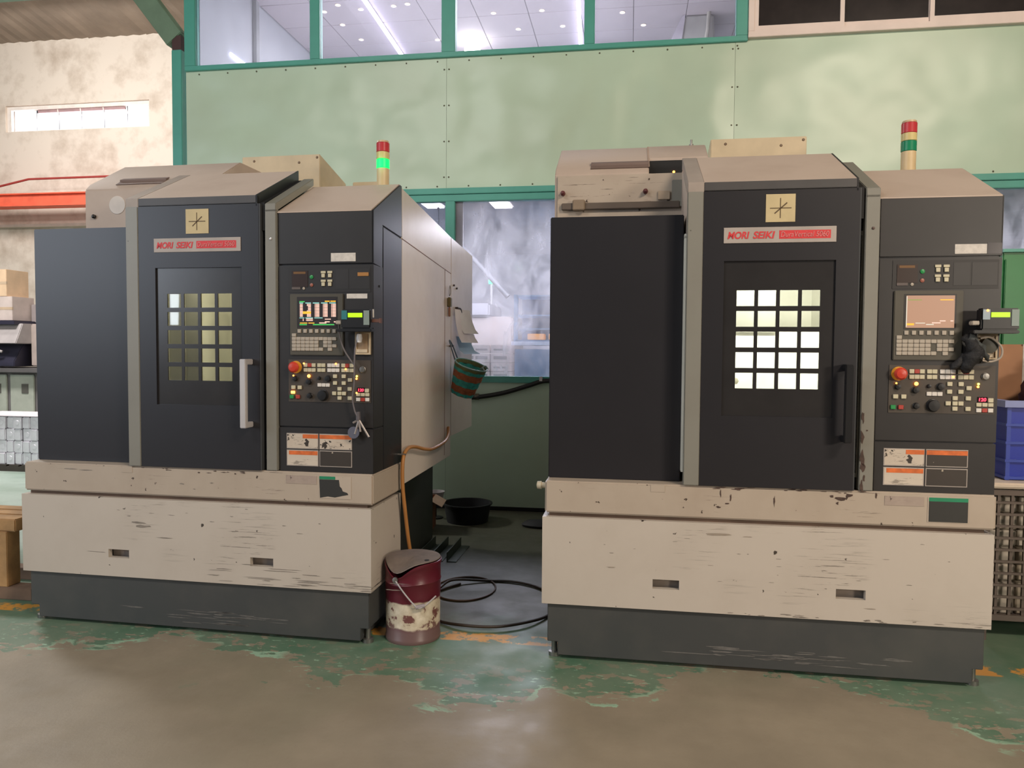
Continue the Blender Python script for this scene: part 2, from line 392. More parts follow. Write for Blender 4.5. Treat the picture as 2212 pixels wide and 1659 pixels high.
# ---- green partition: office above, workroom below
wbk = thing('wall_back', 'green painted sheet metal partition behind the machines', None, kind='structure')
def dented(x0, x1, z0, z1, amp, seed, step=.05):
    nx = max(2, int((x1-x0)/step)); nz = max(2, int((z1-z0)/step)); vs = []; fs = []
    for j in range(nz+1):
        for i in range(nx+1):
            x = x0+(x1-x0)*i/nx; z = z0+(z1-z0)*j/nz
            e = min(1, min(x-x0, x1-x, z-z0, z1-z)/.22); e = max(0, e)
            n = mnoise.fractal(Vector((x*1.25+seed, z*1.5, seed*3.1)), 1.0, 2.1, 3)
            n2 = mnoise.noise(Vector((x*2.6, seed, z*2.9)))
            vs.append((x, WALL-.002+amp*e*(n+.35*abs(n2)), z))
    for j in range(nz):
        for i in range(nx): a = j*(nx+1)+i; fs.append((a, a+1, a+nx+2, a+nx+1))
    return vs, fs
for k, (x0, x1) in enumerate(((-4.34, -1.714), (-1.712, .883), (.885, 3.48), (3.482, 6.1))):
    for (z0, z1, amp) in ((3.0, 4.225 if k < 2 else 4.24, .020), (.03, 1.22, .006)):
        vs, fs = dented(x0, x1, z0, z1, amp*(1.25 if k < 2 else .8), k*7.3+z0)
        b = MB(); b.add(vs, fs, 0, True); o = b.build('sheet_panel', GREEN, wbk)
MB().box(-4.34, 6.1, WALL+.03, WALL+.05, 3.0, 4.24).build('backing_board', mat('backing', (120, 130, 110), .8), wbk)
MB().box(-4.34, 6.1, WALL+.03, WALL+.05, .0, 1.23).build('backing_board', MATS['backing'], wbk)
scm = MB().lathe([(.0075, 0), (.006, .004), (.0001, .005)], axis='y', n=8).mesh('screw', mat('rusty_screw', (88, 84, 66), .6, .4))
for x in (-1.735, -1.69, .862, .908):
    for i in range(4): ob('screw', scm, wbk, loc=(x, WALL-.004, 3.12+i*.33+(.05 if x > 0 else 0)))
for i in range(30): ob('screw', scm, wbk, loc=(-4.2+i*.3, WALL-.004, 3.035))
for i in range(18): ob('screw', scm, wbk, loc=(-4.2+i*.3, WALL-.004, 4.185))
MB().box(-4.34, 6.1, WALL-.045, WALL+.05, 2.955, 3.01).box(-4.34, 6.1, WALL-.03, WALL+.05, 2.89, 2.953).build('lintel', TEAL, wbk, .004)
MB().box(-4.34, 6.1, WALL-.04, WALL+.05, 1.205, 1.262).build('sill', TEAL, wbk, .004)
MB().box(-4.34, 6.1, WALL-.012, WALL+.03, 0, .035).build('skirting', BLACK, wbk)
MB().box(-4.34, .985, WALL-.03, WALL+.05, 4.215, 4.262).build('sill', TEAL, wbk, .004)
# corner column left of the partition with roof brace
cp = thing('trim_1', 'teal steel corner column with a green roof brace', None, kind='structure')
MB().box(-4.53, -4.425, 7.0, 7.1, 0, 4.46).build('column', TEAL, cp, .004)
MB().box(-4.525, -4.43, 7.005, 7.095, 4.46, 4.60).build('rusted_cap', mat('rust_dark', (72, 48, 46), .7), cp)
d = Vector((-.36, 0, .46)).normalized(); nrm = Vector((d.z, 0, -d.x)); b = MB(); p0 = Vector((-4.50, 7.0, 4.57)); p1 = p0+d*4.6
q = [p0-nrm*.10, p0+nrm*.10, p1+nrm*.10, p1-nrm*.10]
b.add([(a.x, y, a.z) for y in (7.0, 7.12) for a in q], [(0, 1, 2, 3), (7, 6, 5, 4), (0, 4, 5, 1), (1, 5, 6, 2), (2, 6, 7, 3), (3, 7, 4, 0)])
b.build('roof_brace', mat('grey_green_steel', (104, 128, 104), .5, bump=.1), cp, .006)
# lower windows (plastic film behind the glass)
wl = thing('window_2', 'teal framed lower windows covered with hazy plastic film', None, kind='structure')
muls = [-4.30, -3.0, -1.67, -.35, .95, 2.25, 3.55, 4.9]
FILM = glassmix('hazy_plastic_film', (244, 244, 250), .06, .22, (226, 226, 236), True, .12)
FILM0 = glassmix('clear_film', (236, 240, 250), .07, .10, (226, 230, 246), False, .05)
for i, x in enumerate(muls):
    MB().box(x-.045, x+.045, WALL-.03, WALL+.05, 1.262, 2.89).build('mullion', TEAL, wl, .004)
    if i+1 < len(muls):
        MB().box(x+.045, muls[i+1]-.045, WALL+.005, WALL+.011, 1.262, 2.89).build('pane', FILM0 if i == 1 else FILM, wl)
MB().box(-1.625, -1.555, WALL+.014, WALL+.03, 1.262, 2.89).build('inner_jamb', mat('grey_jamb', (158, 156, 152), .6), wl)
# upper office windows
wu = thing('window_3', 'teal framed office windows above the green partition', None, kind='structure')
GLASS = glassmix('office_glass', (240, 242, 246), .10, .08, (220, 216, 226))
for x0, x1 in ((-4.34, -4.225), (-3.044, -2.946), (-1.757, -1.627), (-.439, -.346), (.885, .985)):
    MB().box(x0, x1, WALL-.03, WALL+.05, 4.262, 5.45).build('mullion', TEAL, wu, .004)
for x0, x1 in ((-4.225, -3.044), (-2.946, -1.757), (-1.627, -.439), (-.346, .885)):
    MB().box(x0, x1, WALL+.005, WALL+.011, 4.262, 5.45).build('pane', GLASS, wu)
# white sliding window with dark panes on the right
ws = thing('window_4', 'white aluminium sliding window with dark panes', None, kind='structure')
WA = mat('white_aluminium', (232, 214, 204), .45, var=.05); DG = mat('dark_room_glass', (48, 42, 40), .12, var=.35, vs=3, spec=.6)  # opaque panes, the dark of the room behind painted into their colour
MB().box(.985, 3.35, WALL-.05, WALL+.04, 4.235, 4.285).build('frame_rail', WA, ws, .003)
for x0, x1 in ((.985, 1.035), (3.30, 3.35)): MB().box(x0, x1, WALL-.05, WALL+.04, 4.285, 5.45).build('frame_post', WA, ws, .003)
for x0, x1, y in ((1.035, 1.775, -.03), (1.745, 2.485, -.01), (2.455, 3.30, -.03)):
    zz = [4.285, 4.33, 5.40, 5.45]; f = MB().plate([x0, x0+.035, x1-.035, x1], zz, lambda i, j: not (i == 1 and j == 1), WALL+y-.012, WALL+y+.012).build('sash', WA, ws)
    MB().box(x0+.035, x1-.035, WALL+y-.003, WALL+y+.003, 4.33, 5.40).build('pane', DG, ws)
MB().plate([.985, 6.1], [5.45, 6.2], lambda i, j: True, WALL, WALL+.04).build('upper_fascia', GREEN, wbk)
MB().box(3.35, 6.1, WALL, WALL+.04, 4.24, 5.45).build('sheet_panel', GREEN, wbk)
MB().box(-4.34, .985, WALL, WALL+.05, 5.45, 6.2).build('upper_fascia', TEAL, wbk)
# office room above
OFW = mat('office_wall', (204, 204, 206), .8, var=.05)
MB().box(-4.34, -4.22, WALL+.05, 10.0, 3.05, 5.5).build('wall_office_side', OFW, kind='structure', label='pale grey end wall inside the upper office')
MB().box(-4.34, 6.1, 10.0, 10.1, 3.05, 5.5).build('wall_office_rear', mat('office_rear', (176, 190, 198), .8), kind='structure', label='pale blue grey rear wall inside the upper office')
MB().box(5.9, 6.1, WALL+.05, 10.0, 3.05, 5.5).build('wall_office_right', OFW, kind='structure', label='pale wall at the hidden end of the office')
CE = 5.4
oc = thing('ceiling_office', 'suspended tile ceiling inside the upper office', None, kind='structure')
CTM = mat('ceiling_tile', (182, 172, 176), .8, var=.04)
tm = MB().box(0, .594, 0, .594, 0, .015).mesh('ceiling_tile', CTM, .004, 1)
for i in range(17):
    for j in range(5): ob('ceiling_tile', tm, oc, loc=(-4.2+i*.6, WALL+.06+j*.6, CE))
MB().box(-4.34, 6.1, WALL+.05, 10.1, CE+.02, CE+.06).build('ceiling_board', mat('tile_gap', (120, 112, 116), .8), oc)
MB().box(-4.34, 6.1, WALL+.05, 11.3, 2.94, 3.04).build('floor_office', mat('slab_grey', (126, 124, 128), .8), kind='structure', label='slab between the workroom and the office')
# workroom below
MB().box(-4.34, 6.1, 11.2, 11.3, 0, 2.94).build('wall_workroom_rear', mat('workroom_wall', (160, 160, 168), .8), kind='structure', label='pale rear wall of the workroom behind the film')
MB().box(-4.44, -4.34, WALL+.05, 11.3, 0, 3.04).build('wall_workroom_side', mat('workroom_wall', (160, 160, 168), .8), kind='structure', label='side wall of the workroom')
MB().box(6.0, 6.1, WALL+.05, 11.3, 0, 3.04).build('wall_workroom_right', MATS['workroom_wall'], kind='structure', label='right side wall of the workroom')

# ================================================================== MACHINES
def machine(idx, loc, rz, label):
    T = thing('machining_center', label, 'machine tool', loc, rz)
    one = idx == 1
    hw0, hw1 = -1.012, .993
    CV = .0246
    # --- base
    pts = [(-.985, .2768), (-.985, .085), (-.935, .085), (-.935, .02), (.93, .02), (.93, .085), (.975, .085), (.975, .2768)]
    MB().prism_y(pts, .02, .46).build('plinth', PLINTH, T, .003)
    for x in (-.955, .95):
        for y in (.07, .40): MB().lathe([(.028, 0), (.028, .02), (.014, .022), (.014, .09)], (x, y, 0), n=14).build('levelling_foot', STEEL, T)
    # white front box with two pocket slots
    xs = [hw0, -.485, -.362, .337, .465, hw1]; zs = [.2768, .378, .423, .7006]
    fb = MB().plate(xs, zs, lambda i, j: not (j == 1 and i in (1, 3)), 0, .03)
    fb.box(hw0, hw0+.02, .03, .46, .2768, .7006).box(hw1-.02, hw1, .03, .46, .2768, .7006).box(hw0+.02, hw1-.02, .03, .46, .68, .7006)
    front = fb.build('front_box', WHITE, T)
    for a, c in ((-.485, -.362), (.337, .465)):
        MB().box(a-.01, c+.01, .05, .06, .36, .44).build('slot_pocket', mat('pocket_paint', (150, 138, 128), .5), front)
    MB().box(hw0+.03, hw1-.03, .03, .45, .70, .72).build('shadow_gap', mat('rusty_gap', (104, 84, 70), .7, vs=3, var=.3), T)
    tr = MB().box(-1.0014, 1.0014, .0073, .46, .7193, .8744).build('tray', CREAM, T, .008)
    MB().box(-.40 if one else -.50, -.34 if one else -.435, .0055, .0085, .838, .872).build('inlaid_tab', CREAM, tr)
    # bed and rear body
    MB().box(-.8, .72, .40, 2.05, .0, .9).build('bed', mat('bed_dark', (58, 60, 52), .6), T)
    if not one:
        MB().lathe([(.001, -.055), (.018, -.05), (.02, -.03), (.014, -.026), (.014, 0)], (-1.0, .10, .835), axis='x', n=14).build('tray_knob', mat('ivory_knob', (206, 194, 168), .4), tr)
    # --- left enclosure
    le = MB().box(-.9958, -.36, .10, 1.05, .8744, 2.148).build('left_enclosure', DARK, T, .004)
    MB().box(-.99, -.36, 1.05, 2.1, .9, 2.10).build('rear_enclosure', SIDEC, T, .004)
    # --- tool magazine box on top, left
    prof = [(.52, 2.16), (.52, 2.45), (.56, 2.49), (.88, 2.675), (1.6, 2.675), (1.6, 2.16)]
    if one:
        mg = MB().prism_x(prof, -1.02, -.2).build('magazine_cover', TOPC, T, .006)
    else:
        # cover pushed aside: an open dark corner next to the hood
        mg = MB().prism_x(prof, -1.02, -.52).prism_x([(.52, 2.16), (.52, 2.405), (.60, 2.405), (.60, 2.16)], -.52, -.335).prism_x([(.68, 2.54), (.68, 2.562), (.88, 2.679), (1.6, 2.679), (1.6, 2.56)], -.52, -.2).build('magazine_cover', TOPC, T, .004)
        MB().box(-.519, -.21, .64, 1.55, 2.16, 2.538).build('cavity_shade_block', BLACK, mg)  # solid black block painted as the darkness inside the open corner
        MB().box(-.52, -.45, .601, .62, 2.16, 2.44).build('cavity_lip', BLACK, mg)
        MB().lathe([(.007, 0), (.004, .006), (.0001, .007)], (-.385, .638, 2.475), axis='y', n=10).build('indicator_lamp', LED_O, mg)
        MB().prism_x([(.57, 2.49), (.57, 2.4985), (.88, 2.6785), (1.0, 2.6785), (1.0, 2.66)], -.526, -.516).build('cover_seam', mat('seam_cream', (170, 148, 132), .6), mg)
        MB().box(-1.005, -.345, .508, .519, 2.20, 2.44).build('front_sheet', CREAM, mg, .002)
        MB().box(-.98, -.36, .485, .508, 2.255, 2.29).build('guide_rail', mat('brown_rail', (92, 80, 70), .5), mg, .003)
        MB().box(-.92, -.855, .47, .51, 2.25, 2.305).build('rail_block', mat('rail_block_tan', (132, 114, 94), .5), mg, .004)
        MB().box(-1.0, -.37, .50, .519, 2.195, 2.212).build('lower_groove', mat('groove_brown', (96, 82, 70), .6), mg)
        for x in (-.974, -.537): MB().lathe([(.013, 0), (.013, .02), (.006, .028), (.006, .04)], (x, .508, 2.345), axis='y', n=12).build('latch_knob', mat('maroon_knob', (96, 50, 50), .5), mg)
        MB().box(-.472, -.41, .495, .508, 2.30, 2.345).build('socket_plate', mat('socket_cream', (176, 156, 134), .5), mg, .002)
        MB().box(-.40, -.345, .49, .508, 2.26, 2.40).build('grey_bracket', GREYP, mg, .003)
        MB().lathe([(.012, 0), (.012, .02), (.006, .02), (.006, .045)], (-.275, .92, 2.675), n=10).build('eye_bolt', STEEL, mg)
    sl = (.56-.005, 2.49)
    MB().prism_x([(.545, 2.483), (.59, 2.511), (.59, 2.504), (.56, 2.478)], -.83, -.52).prism_x([(.585, 2.508), (.62, 2.530), (.62, 2.535), (.585, 2.52)], -.83, -.52).build('grip_slot', mat('slot_shadow', (112, 94, 86), .7), mg)
    if one:
        MB().box(-1.015, -.36, .512, .519, 2.188, 2.205).build('lower_groove', mat('groove_brown', (96, 82, 70), .6), mg)
        MB().lathe([(.012, 0), (.012, .012), (.005, .02)], (-.955, .519, 2.29), axis='y', n=12).build('latch_knob', BLKPL, mg)
        MB().lathe([(.055, 0), (.053, .002)], (-.80, .519, 2.355), axis='y', n=28).build('round_patch', mat('patch_white', (206, 196, 186), .5), mg)
    # --- door hood
    sl = (2.503-2.275)/.466
    def hoodprof(v0, v1, t, dz=0): return [(v0, 2.275+sl*v0+dz-t), (v0, 2.275+sl*v0+dz), (v1, 2.275+sl*v1+dz), (v1, 2.275+sl*v1+dz-t)]
    hd = MB().prism_x(hoodprof(.003, .466, .012), -.279, .386).build('hood_top', TOPC, T)
    MB().box(-.279, .39, 0, .02, 2.236, 2.2752).build('hood_front_band', mat('hood_band', (70, 68, 68), .45), hd, .002)
    MB().prism_x(hoodprof(.0, .466, .055, .001), .382, .39).build('hood_side', DARK, hd)
    MB().prism_x(hoodprof(.0, .466, .06, .001), -.352, -.279).build('hood_left_trim', mat('trim_grey', (160, 148, 138), .5), hd, .002)
    MB().prism_x([(.02, 2.10), (.02, 2.24), (.466, 2.45), (.466, 2.10)], .36, .42).build('hood_inner', BLACK, hd)
    MB().prism_x([(.075, 2.05), (.075, 2.235), (.466, 2.44), (1.6, 2.44), (1.6, 2.05)], -.35, .42).build('roof_body', TOPC, T)
    # --- sliding door
    DU0, DU1 = -.280, .398
    xs = [DU0, -.185, .302, DU1]; zs = [.876, 1.205, 1.915, 2.233]
    dr = MB().plate(xs, zs, lambda i, j: not (i == 1 and j == 1), 0, .035).build('sliding_door', DARK, T)
    mk_x = [-.185]; mk_z = [1.205]
    for i in range(4): mk_x += [-.125+i*.0955, -.046+i*.0955]
    mk_x.append(.302)
    for j in range(5): mk_z += [1.332+j*.0945, 1.404+j*.0945]
    mk_z.append(1.915)
    MB().plate(mk_x, mk_z, lambda i, j: not (i % 2 == 1 and j % 2 == 1), .010, .018).build('window_grid', mat('grid_black', (44, 42, 42), .25, spec=.6), dr)
    pm = cached('pane', lambda: MB().box(0, .083, 0, .004, 0, .076).mesh('pane', glassmix('enclosure_glass', (236, 238, 232), .10, .06, (220, 220, 210))))
    for i in range(4):
        for j in range(5): ob('pane', pm, dr, loc=(-.127+i*.0955, .020, 1.330+j*.0945))
    lp = MB().box(-.352, -.281, -.004, .05, .876, 2.233).build('door_left_post', GREYP, T, .003)
    MB().box(.398, .404, .002, .05, .876, 2.233).build('door_edge', mat('door_edge_grey', (70, 72, 74), .3), dr)
    # handle
    hm = SILVER if one else mat('black_handle', (30, 30, 32), .28)
    MB().box(.334, .366, -.085, -.060, 1.10, 1.447).box(.338, .362, -.06, 0.0, 1.10, 1.128).box(.338, .362, -.06, 0.0, 1.419, 1.447).build('door_handle', hm, dr, .003)
    # stickers and name plate
    st = MB().box(-.006, .122, -.0025, 0, 2.088, 2.213).build('axis_sticker', NOTE, dr)
    b = MB().box(.055, .059, -.0032, -.0025, 2.105, 2.195).box(.012, .105, -.0032, -.0025, 2.148, 2.152)
    b.add([(.030, -.0032, 2.128), (.034, -.0032, 2.124), (.088, -.0032, 2.172), (.084, -.0032, 2.176)], [(0, 1, 2, 3)])
    b.build('axis_cross_print', INK, dr)
    MB().box(-.189, .30, -.004, 0, 1.995, 2.066).build('name_plate', LABELG, dr, .001)
    letters('MORI', -.172, -.076, 2.014, 2.047, -.005, RED, dr, .22, .0028)
    letters('SEIKI', -.060, .036, 2.014, 2.047, -.005, RED, dr, .22, .0028)
    MB().box(.054, .276, -.0046, -.004, 2.012, 2.050).build('model_bar', RED, dr)
    letters('DuraVertical 5060', .060, .268, 2.020, 2.044, -.006, PINK, dr, .2)
    # --- chamber behind the door
    ch = MB()
    IN = mat('chamber_paint', (222, 220, 208), .5, var=.08)
    ch.box(-.36, -.345, .05, 1.0, .95, 2.04).box(.42, .435, .05, 1.0, .95, 2.04).box(-.36, .435, .98, 1.0, .95, 2.04).box(-.36, .435, .05, 1.0, .93, .95).box(-.36, .435, .05, 1.0, 2.03, 2.05)
    c = ch.build('work_chamber', IN, T)
    if one:
        MB().box(-.05, .12, .5, .7, 1.42, 2.03).box(-.02, .09, .53, .67, 1.34, 1.42).build('spindle_head', mat('spindle_grey', (120, 112, 96), .35, .5), c, .01)
        MB().box(-.3, .38, .3, .85, 1.1, 1.25).build('work_table', mat('table_iron', (90, 84, 76), .35, .7), c, .008)
        MB().box(.15, .34, .16, .18, 1.3, 1.8).build('splash_sheet', mat('splash_cream', (196, 180, 132), .3), c)
        MB().box(-.32, -.06, .2, .215, 1.25, 1.85).build('splash_sheet', mat('splash_grey', (140, 138, 130), .4), c)
    else:
        MB().box(-.3, .38, .45, .85, 1.1, 1.22).build('work_table', mat('table_iron', (90, 84, 76), .35, .7), c, .008)
        MB().prism_x([(.30, 1.15), (.42, 1.62), (.43, 1.62), (.32, 1.15)], -.34, .42).build('telescopic_cover', mat('white_cover', (232, 230, 222), .4), c)
        MB().box(-.34, .12, .40, .415, 1.60, 1.90).build('splash_sheet', mat('splash_grey', (140, 138, 130), .4), c)
        MB().lathe([(.018, 0), (.018, .008), (.010, .010)], (-.085, .315, 1.355), axis='y', n=6).build('hex_nut', mat('pale_nut', (196, 190, 170), .4), c)
    l = bpy.data.lights.new('chamber_lamp', 'AREA'); l.shape = 'RECTANGLE'; l.size = .5; l.size_y = .05; l.energy = 13 if one else 16; l.color = (1, .93, .72) if one else (1, .98, .92)
    lo = ob('chamber_lamp', l, c, loc=((.25 if one else .04), .16, 2.0), rot=(radians(18), 0, 0))
    # --- right post and gap
    MB().box(.40, .425, .05, .06, .876, 2.24).build('gap_back', BLACK, T)
    rp = MB().box(.426, .486, .010, .06, .876, 2.205).prism_x([(.010, 2.19), (.010, 2.232), (.455, 2.455), (.455, 2.415)], .426, .486).build('right_post', GREYP, T, .003)
    MB().lathe([(.007, 0), (.006, .004), (.0001, .006)], (.458, .010, 2.055), axis='y', n=10).build('post_screw', SILVER if one else mat('dark_screw', (84, 66, 60), .5), rp)
    # --- control cabinet
    cprof = [(CV+.012, .8744), (CV+.012, 2.18), (.40, 2.368), (.467, 2.38), (.467, .8744)]
    cc = MB().prism_x(cprof, .4914, .990).build('control_cabinet', DARK, T)
    ct = MB().prism_x([(CV-.002, 2.186), (CV-.002, 2.192), (.445, 2.406), (.467, 2.404), (.467, 2.392), (.445, 2.396)], .4874, .9885).build('cabinet_top', TOPC, T)
    # dark cladding of the right side, following the roof slope
    MB().prism_x([(CV, 1.928), (CV, 2.188), (.445, 2.402), (.467, 2.400), (.467, 2.118), (.162, 2.136), (.158, 1.916)], .988, .997).build('side_cladding', DARK, T, .002)
    MB().prism_x([(.170, .8744), (.170, 2.128), (.467, 2.110), (.467, .8744)], .988, .997).build('side_cladding', DARK, T, .002)
    MB().box(.4914, .997, CV, CV+.014, 1.929, 2.1905).build('upper_panel', DARK2, T, .002)
    cn = MB().box(.4914, .997, CV, .165, 1.106, 1.922).build('console_door', DARK2, T, .002)
    MB().box(.4914, .997, CV, .166, .8744, 1.100).build('lower_panel', DARK2, T, .002)
    for w in (1.82,): MB().lathe([(.006, 0), (.006, .004)], (.997, .11, w), axis='x', n=10).build('side_screw', BLKPL, cn)
    V = CV
    def bx(name, u0, u1, w0, w1, t, m, parent=cn, bev=0, v=V): return MB().box(u0, u1, v-t, v, w0, w1).build(name, m, parent, bev)
    def btn(u, w, su, sw, m, t=.006):
        me = cached(('b', su, sw, m.name, t), lambda: MB().box(-su/2, su/2, -t, 0, -sw/2, sw/2).mesh('button', m, .0015, 1))
        return ob('button', me, cn, loc=(u, V-.003, w))
    def dot(u, w, r, m, nm='indicator_lamp', t=.004):
        me = cached(('d', r, m.name), lambda: MB().lathe([(r, 0), (r, t*.5), (r*.5, t), (.0001, t*1.1)], axis='y', n=12).mesh(nm, m))
        return ob(nm, me, cn, loc=(u, V-.003, w))
    # upper row: meter, four button pairs, blank plates, orange plate
    bx('recess_panel', .548, .984, 1.785, 1.912, .002, mat('panel_black', (38, 36, 36), .5))
    bx('meter_window', .566, .652, 1.812, 1.894, .004, mat('meter_glass', (46, 30, 24), .35))
    bx('meter_stripe', .575, .640, 1.878, 1.889, .0045, mat('meter_stripe_brown', (112, 78, 38), .5))
    bx('meter_slot', .566, .612, 1.80, 1.812, .005, mat('slot_grey', (92, 82, 78), .5))
    dot(.672, 1.862, .010, BTN_GRN); dot(.672, 1.822, .009, mat('dim_red_lens', (150, 92, 78), .4)); dot(.63, 1.805, .007, KEYG)
    for u in (.735, .770):
        for w in (1.885, 1.842):
            btn(u, w, .026, .012, BUTTON, .004); btn(u, w-.017, .018, .019, BUTTON)
    bx('blank_plate', .80, .868, 1.80, 1.90, .003, mat('panel_black2', (44, 42, 42), .45)); bx('blank_plate', .875, .978, 1.80, 1.90, .003, MATS['panel_black2'])
    if one: bx('orange_tag', .917, .974, 1.864, 1.882, .006, mat('amber_tag', (168, 118, 60), .5))
    # display unit with screen, soft keys and keypad
    bx('display_bezel', .556, .842, 1.468, 1.777, .010, CNCG, bev=.003)
    bx('screen_well', .596, .814, 1.605, 1.762, .0105, mat('well_dark', (40, 36, 34), .4))
    sv = V-.0115; s = MB(); U0, U1, W0, W1 = .606, .806, 1.612, 1.755
    def R(x0, x1, y0, y1, mi, k=1): s.add([(U0+(U1-U0)*x0, sv-.0004*k, W1-(W1-W0)*y0), (U0+(U1-U0)*x1, sv-.0004*k, W1-(W1-W0)*y0), (U0+(U1-U0)*x1, sv-.0004*k, W1-(W1-W0)*y1), (U0+(U1-U0)*x0, sv-.0004*k, W1-(W1-W0)*y1)], [(0, 3, 2, 1)], mi)
    if one:
        sm = [emis('crt_dark', (60, 46, 44), .25), emis('crt_white', (255, 200, 180), 1.0), emis('crt_yellow', (255, 180, 50), 1.0), emis('crt_green', (70, 190, 90), .9), emis('crt_cyan', (140, 200, 190), .9)]
        R(0, 1, 0, 1, 0, 0); R(.02, .16, .10, .14, 3); R(.70, .83, .09, .13, 2); R(.85, .99, .09, .13, 2)
        for a, c_ in ((.02, .12), (.18, .33), (.38, .55), (.60, .77), (.82, .99)): R(a, c_, .15, .185, 4)
        for r in range(12):
            y = .20+r*.0385
            R(.03, .11, y, y+.027, 1); R(.22 if r not in (2, 3, 4, 5) else .25, .33, y, y+.027, 1)
            for a in (.43, .65, .87): R(a, a+.02, y, y+.027, 1); R(a+.03, a+.125, y, y+.027, 1)
        R(.11, .33, .46, .55, 2, 2)
        for a, c_ in ((.02, .15), (.18, .38), (.42, .64)): R(a, c_, .675, .705, 4)
        R(.11, .13, .72, .80, 1); R(.20, .38, .715, .745, 1); R(.20, .38, .765, .795, 1); R(.70, .86, .72, .75, 1); R(.70, .83, .81, .845, 1); R(.94, .99, .81, .845, 1)
        R(.03, .23, .855, .885, 2); R(.26, .42, .855, .885, 2); R(.55, .74, .85, .885, 1); R(.02, .22, .905, .945, 3); R(.38, .95, .905, .945, 3)
    else:
        sm = [emis('crt_tan', (196, 148, 118), .72), emis('crt_white', (255, 200, 180), 1.0), emis('crt_yellow', (255, 180, 50), 1.0), emis('crt_olive', (150, 160, 80), .8), emis('crt_pale', (220, 210, 190), .9)]
        R(0, 1, 0, 1, 0, 0); R(.03, .32, .12, .15, 3); R(.70, .97, .12, .15, 2); R(.0, .02, .02, .97, 4)
        R(.02, .17, .86, .92, 2); R(.20, .40, .84, .865, 4); R(.42, .58, .88, .91, 4); R(.54, .72, .83, .86, 1); R(.70, .82, .77, .80, 1); R(.92, .98, .77, .80, 1)
    s.build('screen', sm, cn)
    for i in range(7): btn(.609+i*.0312, 1.590, .018, .019, KEYG, .013)
    for r in range(5):
        for c_ in range(10):
            if r == 0 and c_ > 0: continue
            if (r, c_) in ((2, 6), (3, 6), (2, 9), (4, 7), (4, 9)): continue
            btn(.580+c_*.0240, 1.570-r*.0178, .0228, .0166, KEYG, .012)
    # operation panel; positions measured in a 1659-step frame of the panel
    bx('operation_overlay', .545, .984, 1.232, 1.446, .003, OPP)
    def Q(X, Y): return .5103+X*.0002987, 1.4828-Y*.0002733
    for row, Y in ((0, 235), (1, 325)):
        for X in (430, 503, 576): btn(*Q(X, Y), .0208, .0190, BTN_RED if (row == 0 and X == 503) else BUTTON)
        for X in (677, 750): btn(*Q(X, Y), .0208, .0190, BUTTON)
        for X in (857, 930, 1003): btn(*Q(X, Y), .0208, .0190, BUTTONW)
        for X in (1107, 1180, 1253): btn(*Q(X, Y), .0208, .0190, BTN_RED if (row == 0 and X == 1180) else BUTTON)
    for X in (680, 755, 830): btn(*Q(X, 600), .021, .018, BUTTONW)
    for X, Y in ((960, 435), (1115, 435), (1225, 500), (960, 560), (1115, 560), (1040, 665), (1220, 665), (945, 750), (1040, 750), (1120, 750), (1040, 835), (1220, 835)): btn(*Q(X, Y), .021, .0185, BUTTON, .008)
    for X, Y, m in ((210, 650, BUTTON), (325, 650, BUTTON), (180, 825, BTN_GRN), (290, 825, BTN_RED), (1525, 690, BUTTON)): btn(*Q(X, Y), .021, .019, m, .009)
    for X in (1370, 1450, 1530): btn(*Q(X, 765), .0215, .017, BUTTON); btn(*Q(X, 855), .0215, .018, BTN_RED if X == 1450 else BUTTONW)
    def knob(X, Y, r, h, m=BLKPL, nm='rotary_knob'):
        u, w = Q(X, Y); MB().lathe([(r*1.15, 0), (r*1.1, .003), (r, .004), (r*.9, h), (.0001, h+.001)], (u, V-.003, w), axis='y', n=20).build(nm, m, cn)
    knob(490, 540, .014, .016); knob(240, 490, .012, .014); knob(675, 475, .008, .012); knob(835, 480, .015, .016); knob(505, 800, .013, .016); knob(740, 790, .026, .02, BLKPL, 'jog_dial'); knob(1445, 305, .015, .010, STEEL, 'key_switch')
    u, w = Q(250, 275)
    MB().lathe([(.032, 0), (.031, .004)], (u, V-.003, w), axis='y', n=24).build('emergency_ring', YELLOW, cn)
    MB().lathe([(.016, .004), (.016, .018), (.026, .020), (.028, .030), (.020, .040), (.0001, .043)], (u, V-.003, w), axis='y', n=24).build('emergency_stop', REDM, cn)
    leds = [(495, 437, .0085, LED_O), (215, 432, .004, LED_O), (1350, 430, .005, LED_Y), (1345, 475, .005, LED_O)]
    leds += [(405, 205, .0045, LED_O), (980, 205, .0045, LED_O), (1155, 300, .0045, LED_O), (1345, 735, .0045, LED_O)] if one else [(1003, 320, .0045, LED_O)]
    for X, Y, r, m in leds:
        o = dot(*Q(X, Y), r, m); o.location.y -= .006
    if one: btn(*Q(200, 742), .020, .014, LED_O, .008)
    u, w = Q(1418, 682); bx('digit_window', u-.020, u+.020, w-.012, w+.012, .006, mat('digit_black', (22, 12, 14), .2))
    letters('120', u-.015, u+.015, w-.0075, w+.0075, V-.0065, LED_R, cn, .1, .002)
    # labels on the cabinet
    lu = .775 if one else .803
    MB().box(lu, lu+.130, V-.002, V, 1.938, 1.980).build('paper_label', PAPER, T)
    if one: bx('paper_label', .858, .966, 1.753, 1.777, .002, PAPER)
    else: MB().box(.935, .993, V-.0015, V, 1.936, 1.985).build('clear_tape', mat('clear_tape', (70, 66, 68), .2), T)
    PLT = worn('worn_white_plate', (206, 194, 178), (170, 150, 130), (58, 50, 44), .5, .58 if one else .57, .62, (6, 6, 30), .5)
    PLD = worn('worn_dark_plate', (56, 50, 46), (70, 62, 54), (180, 168, 150), .5, .72, .74, (8, 8, 60), .5)
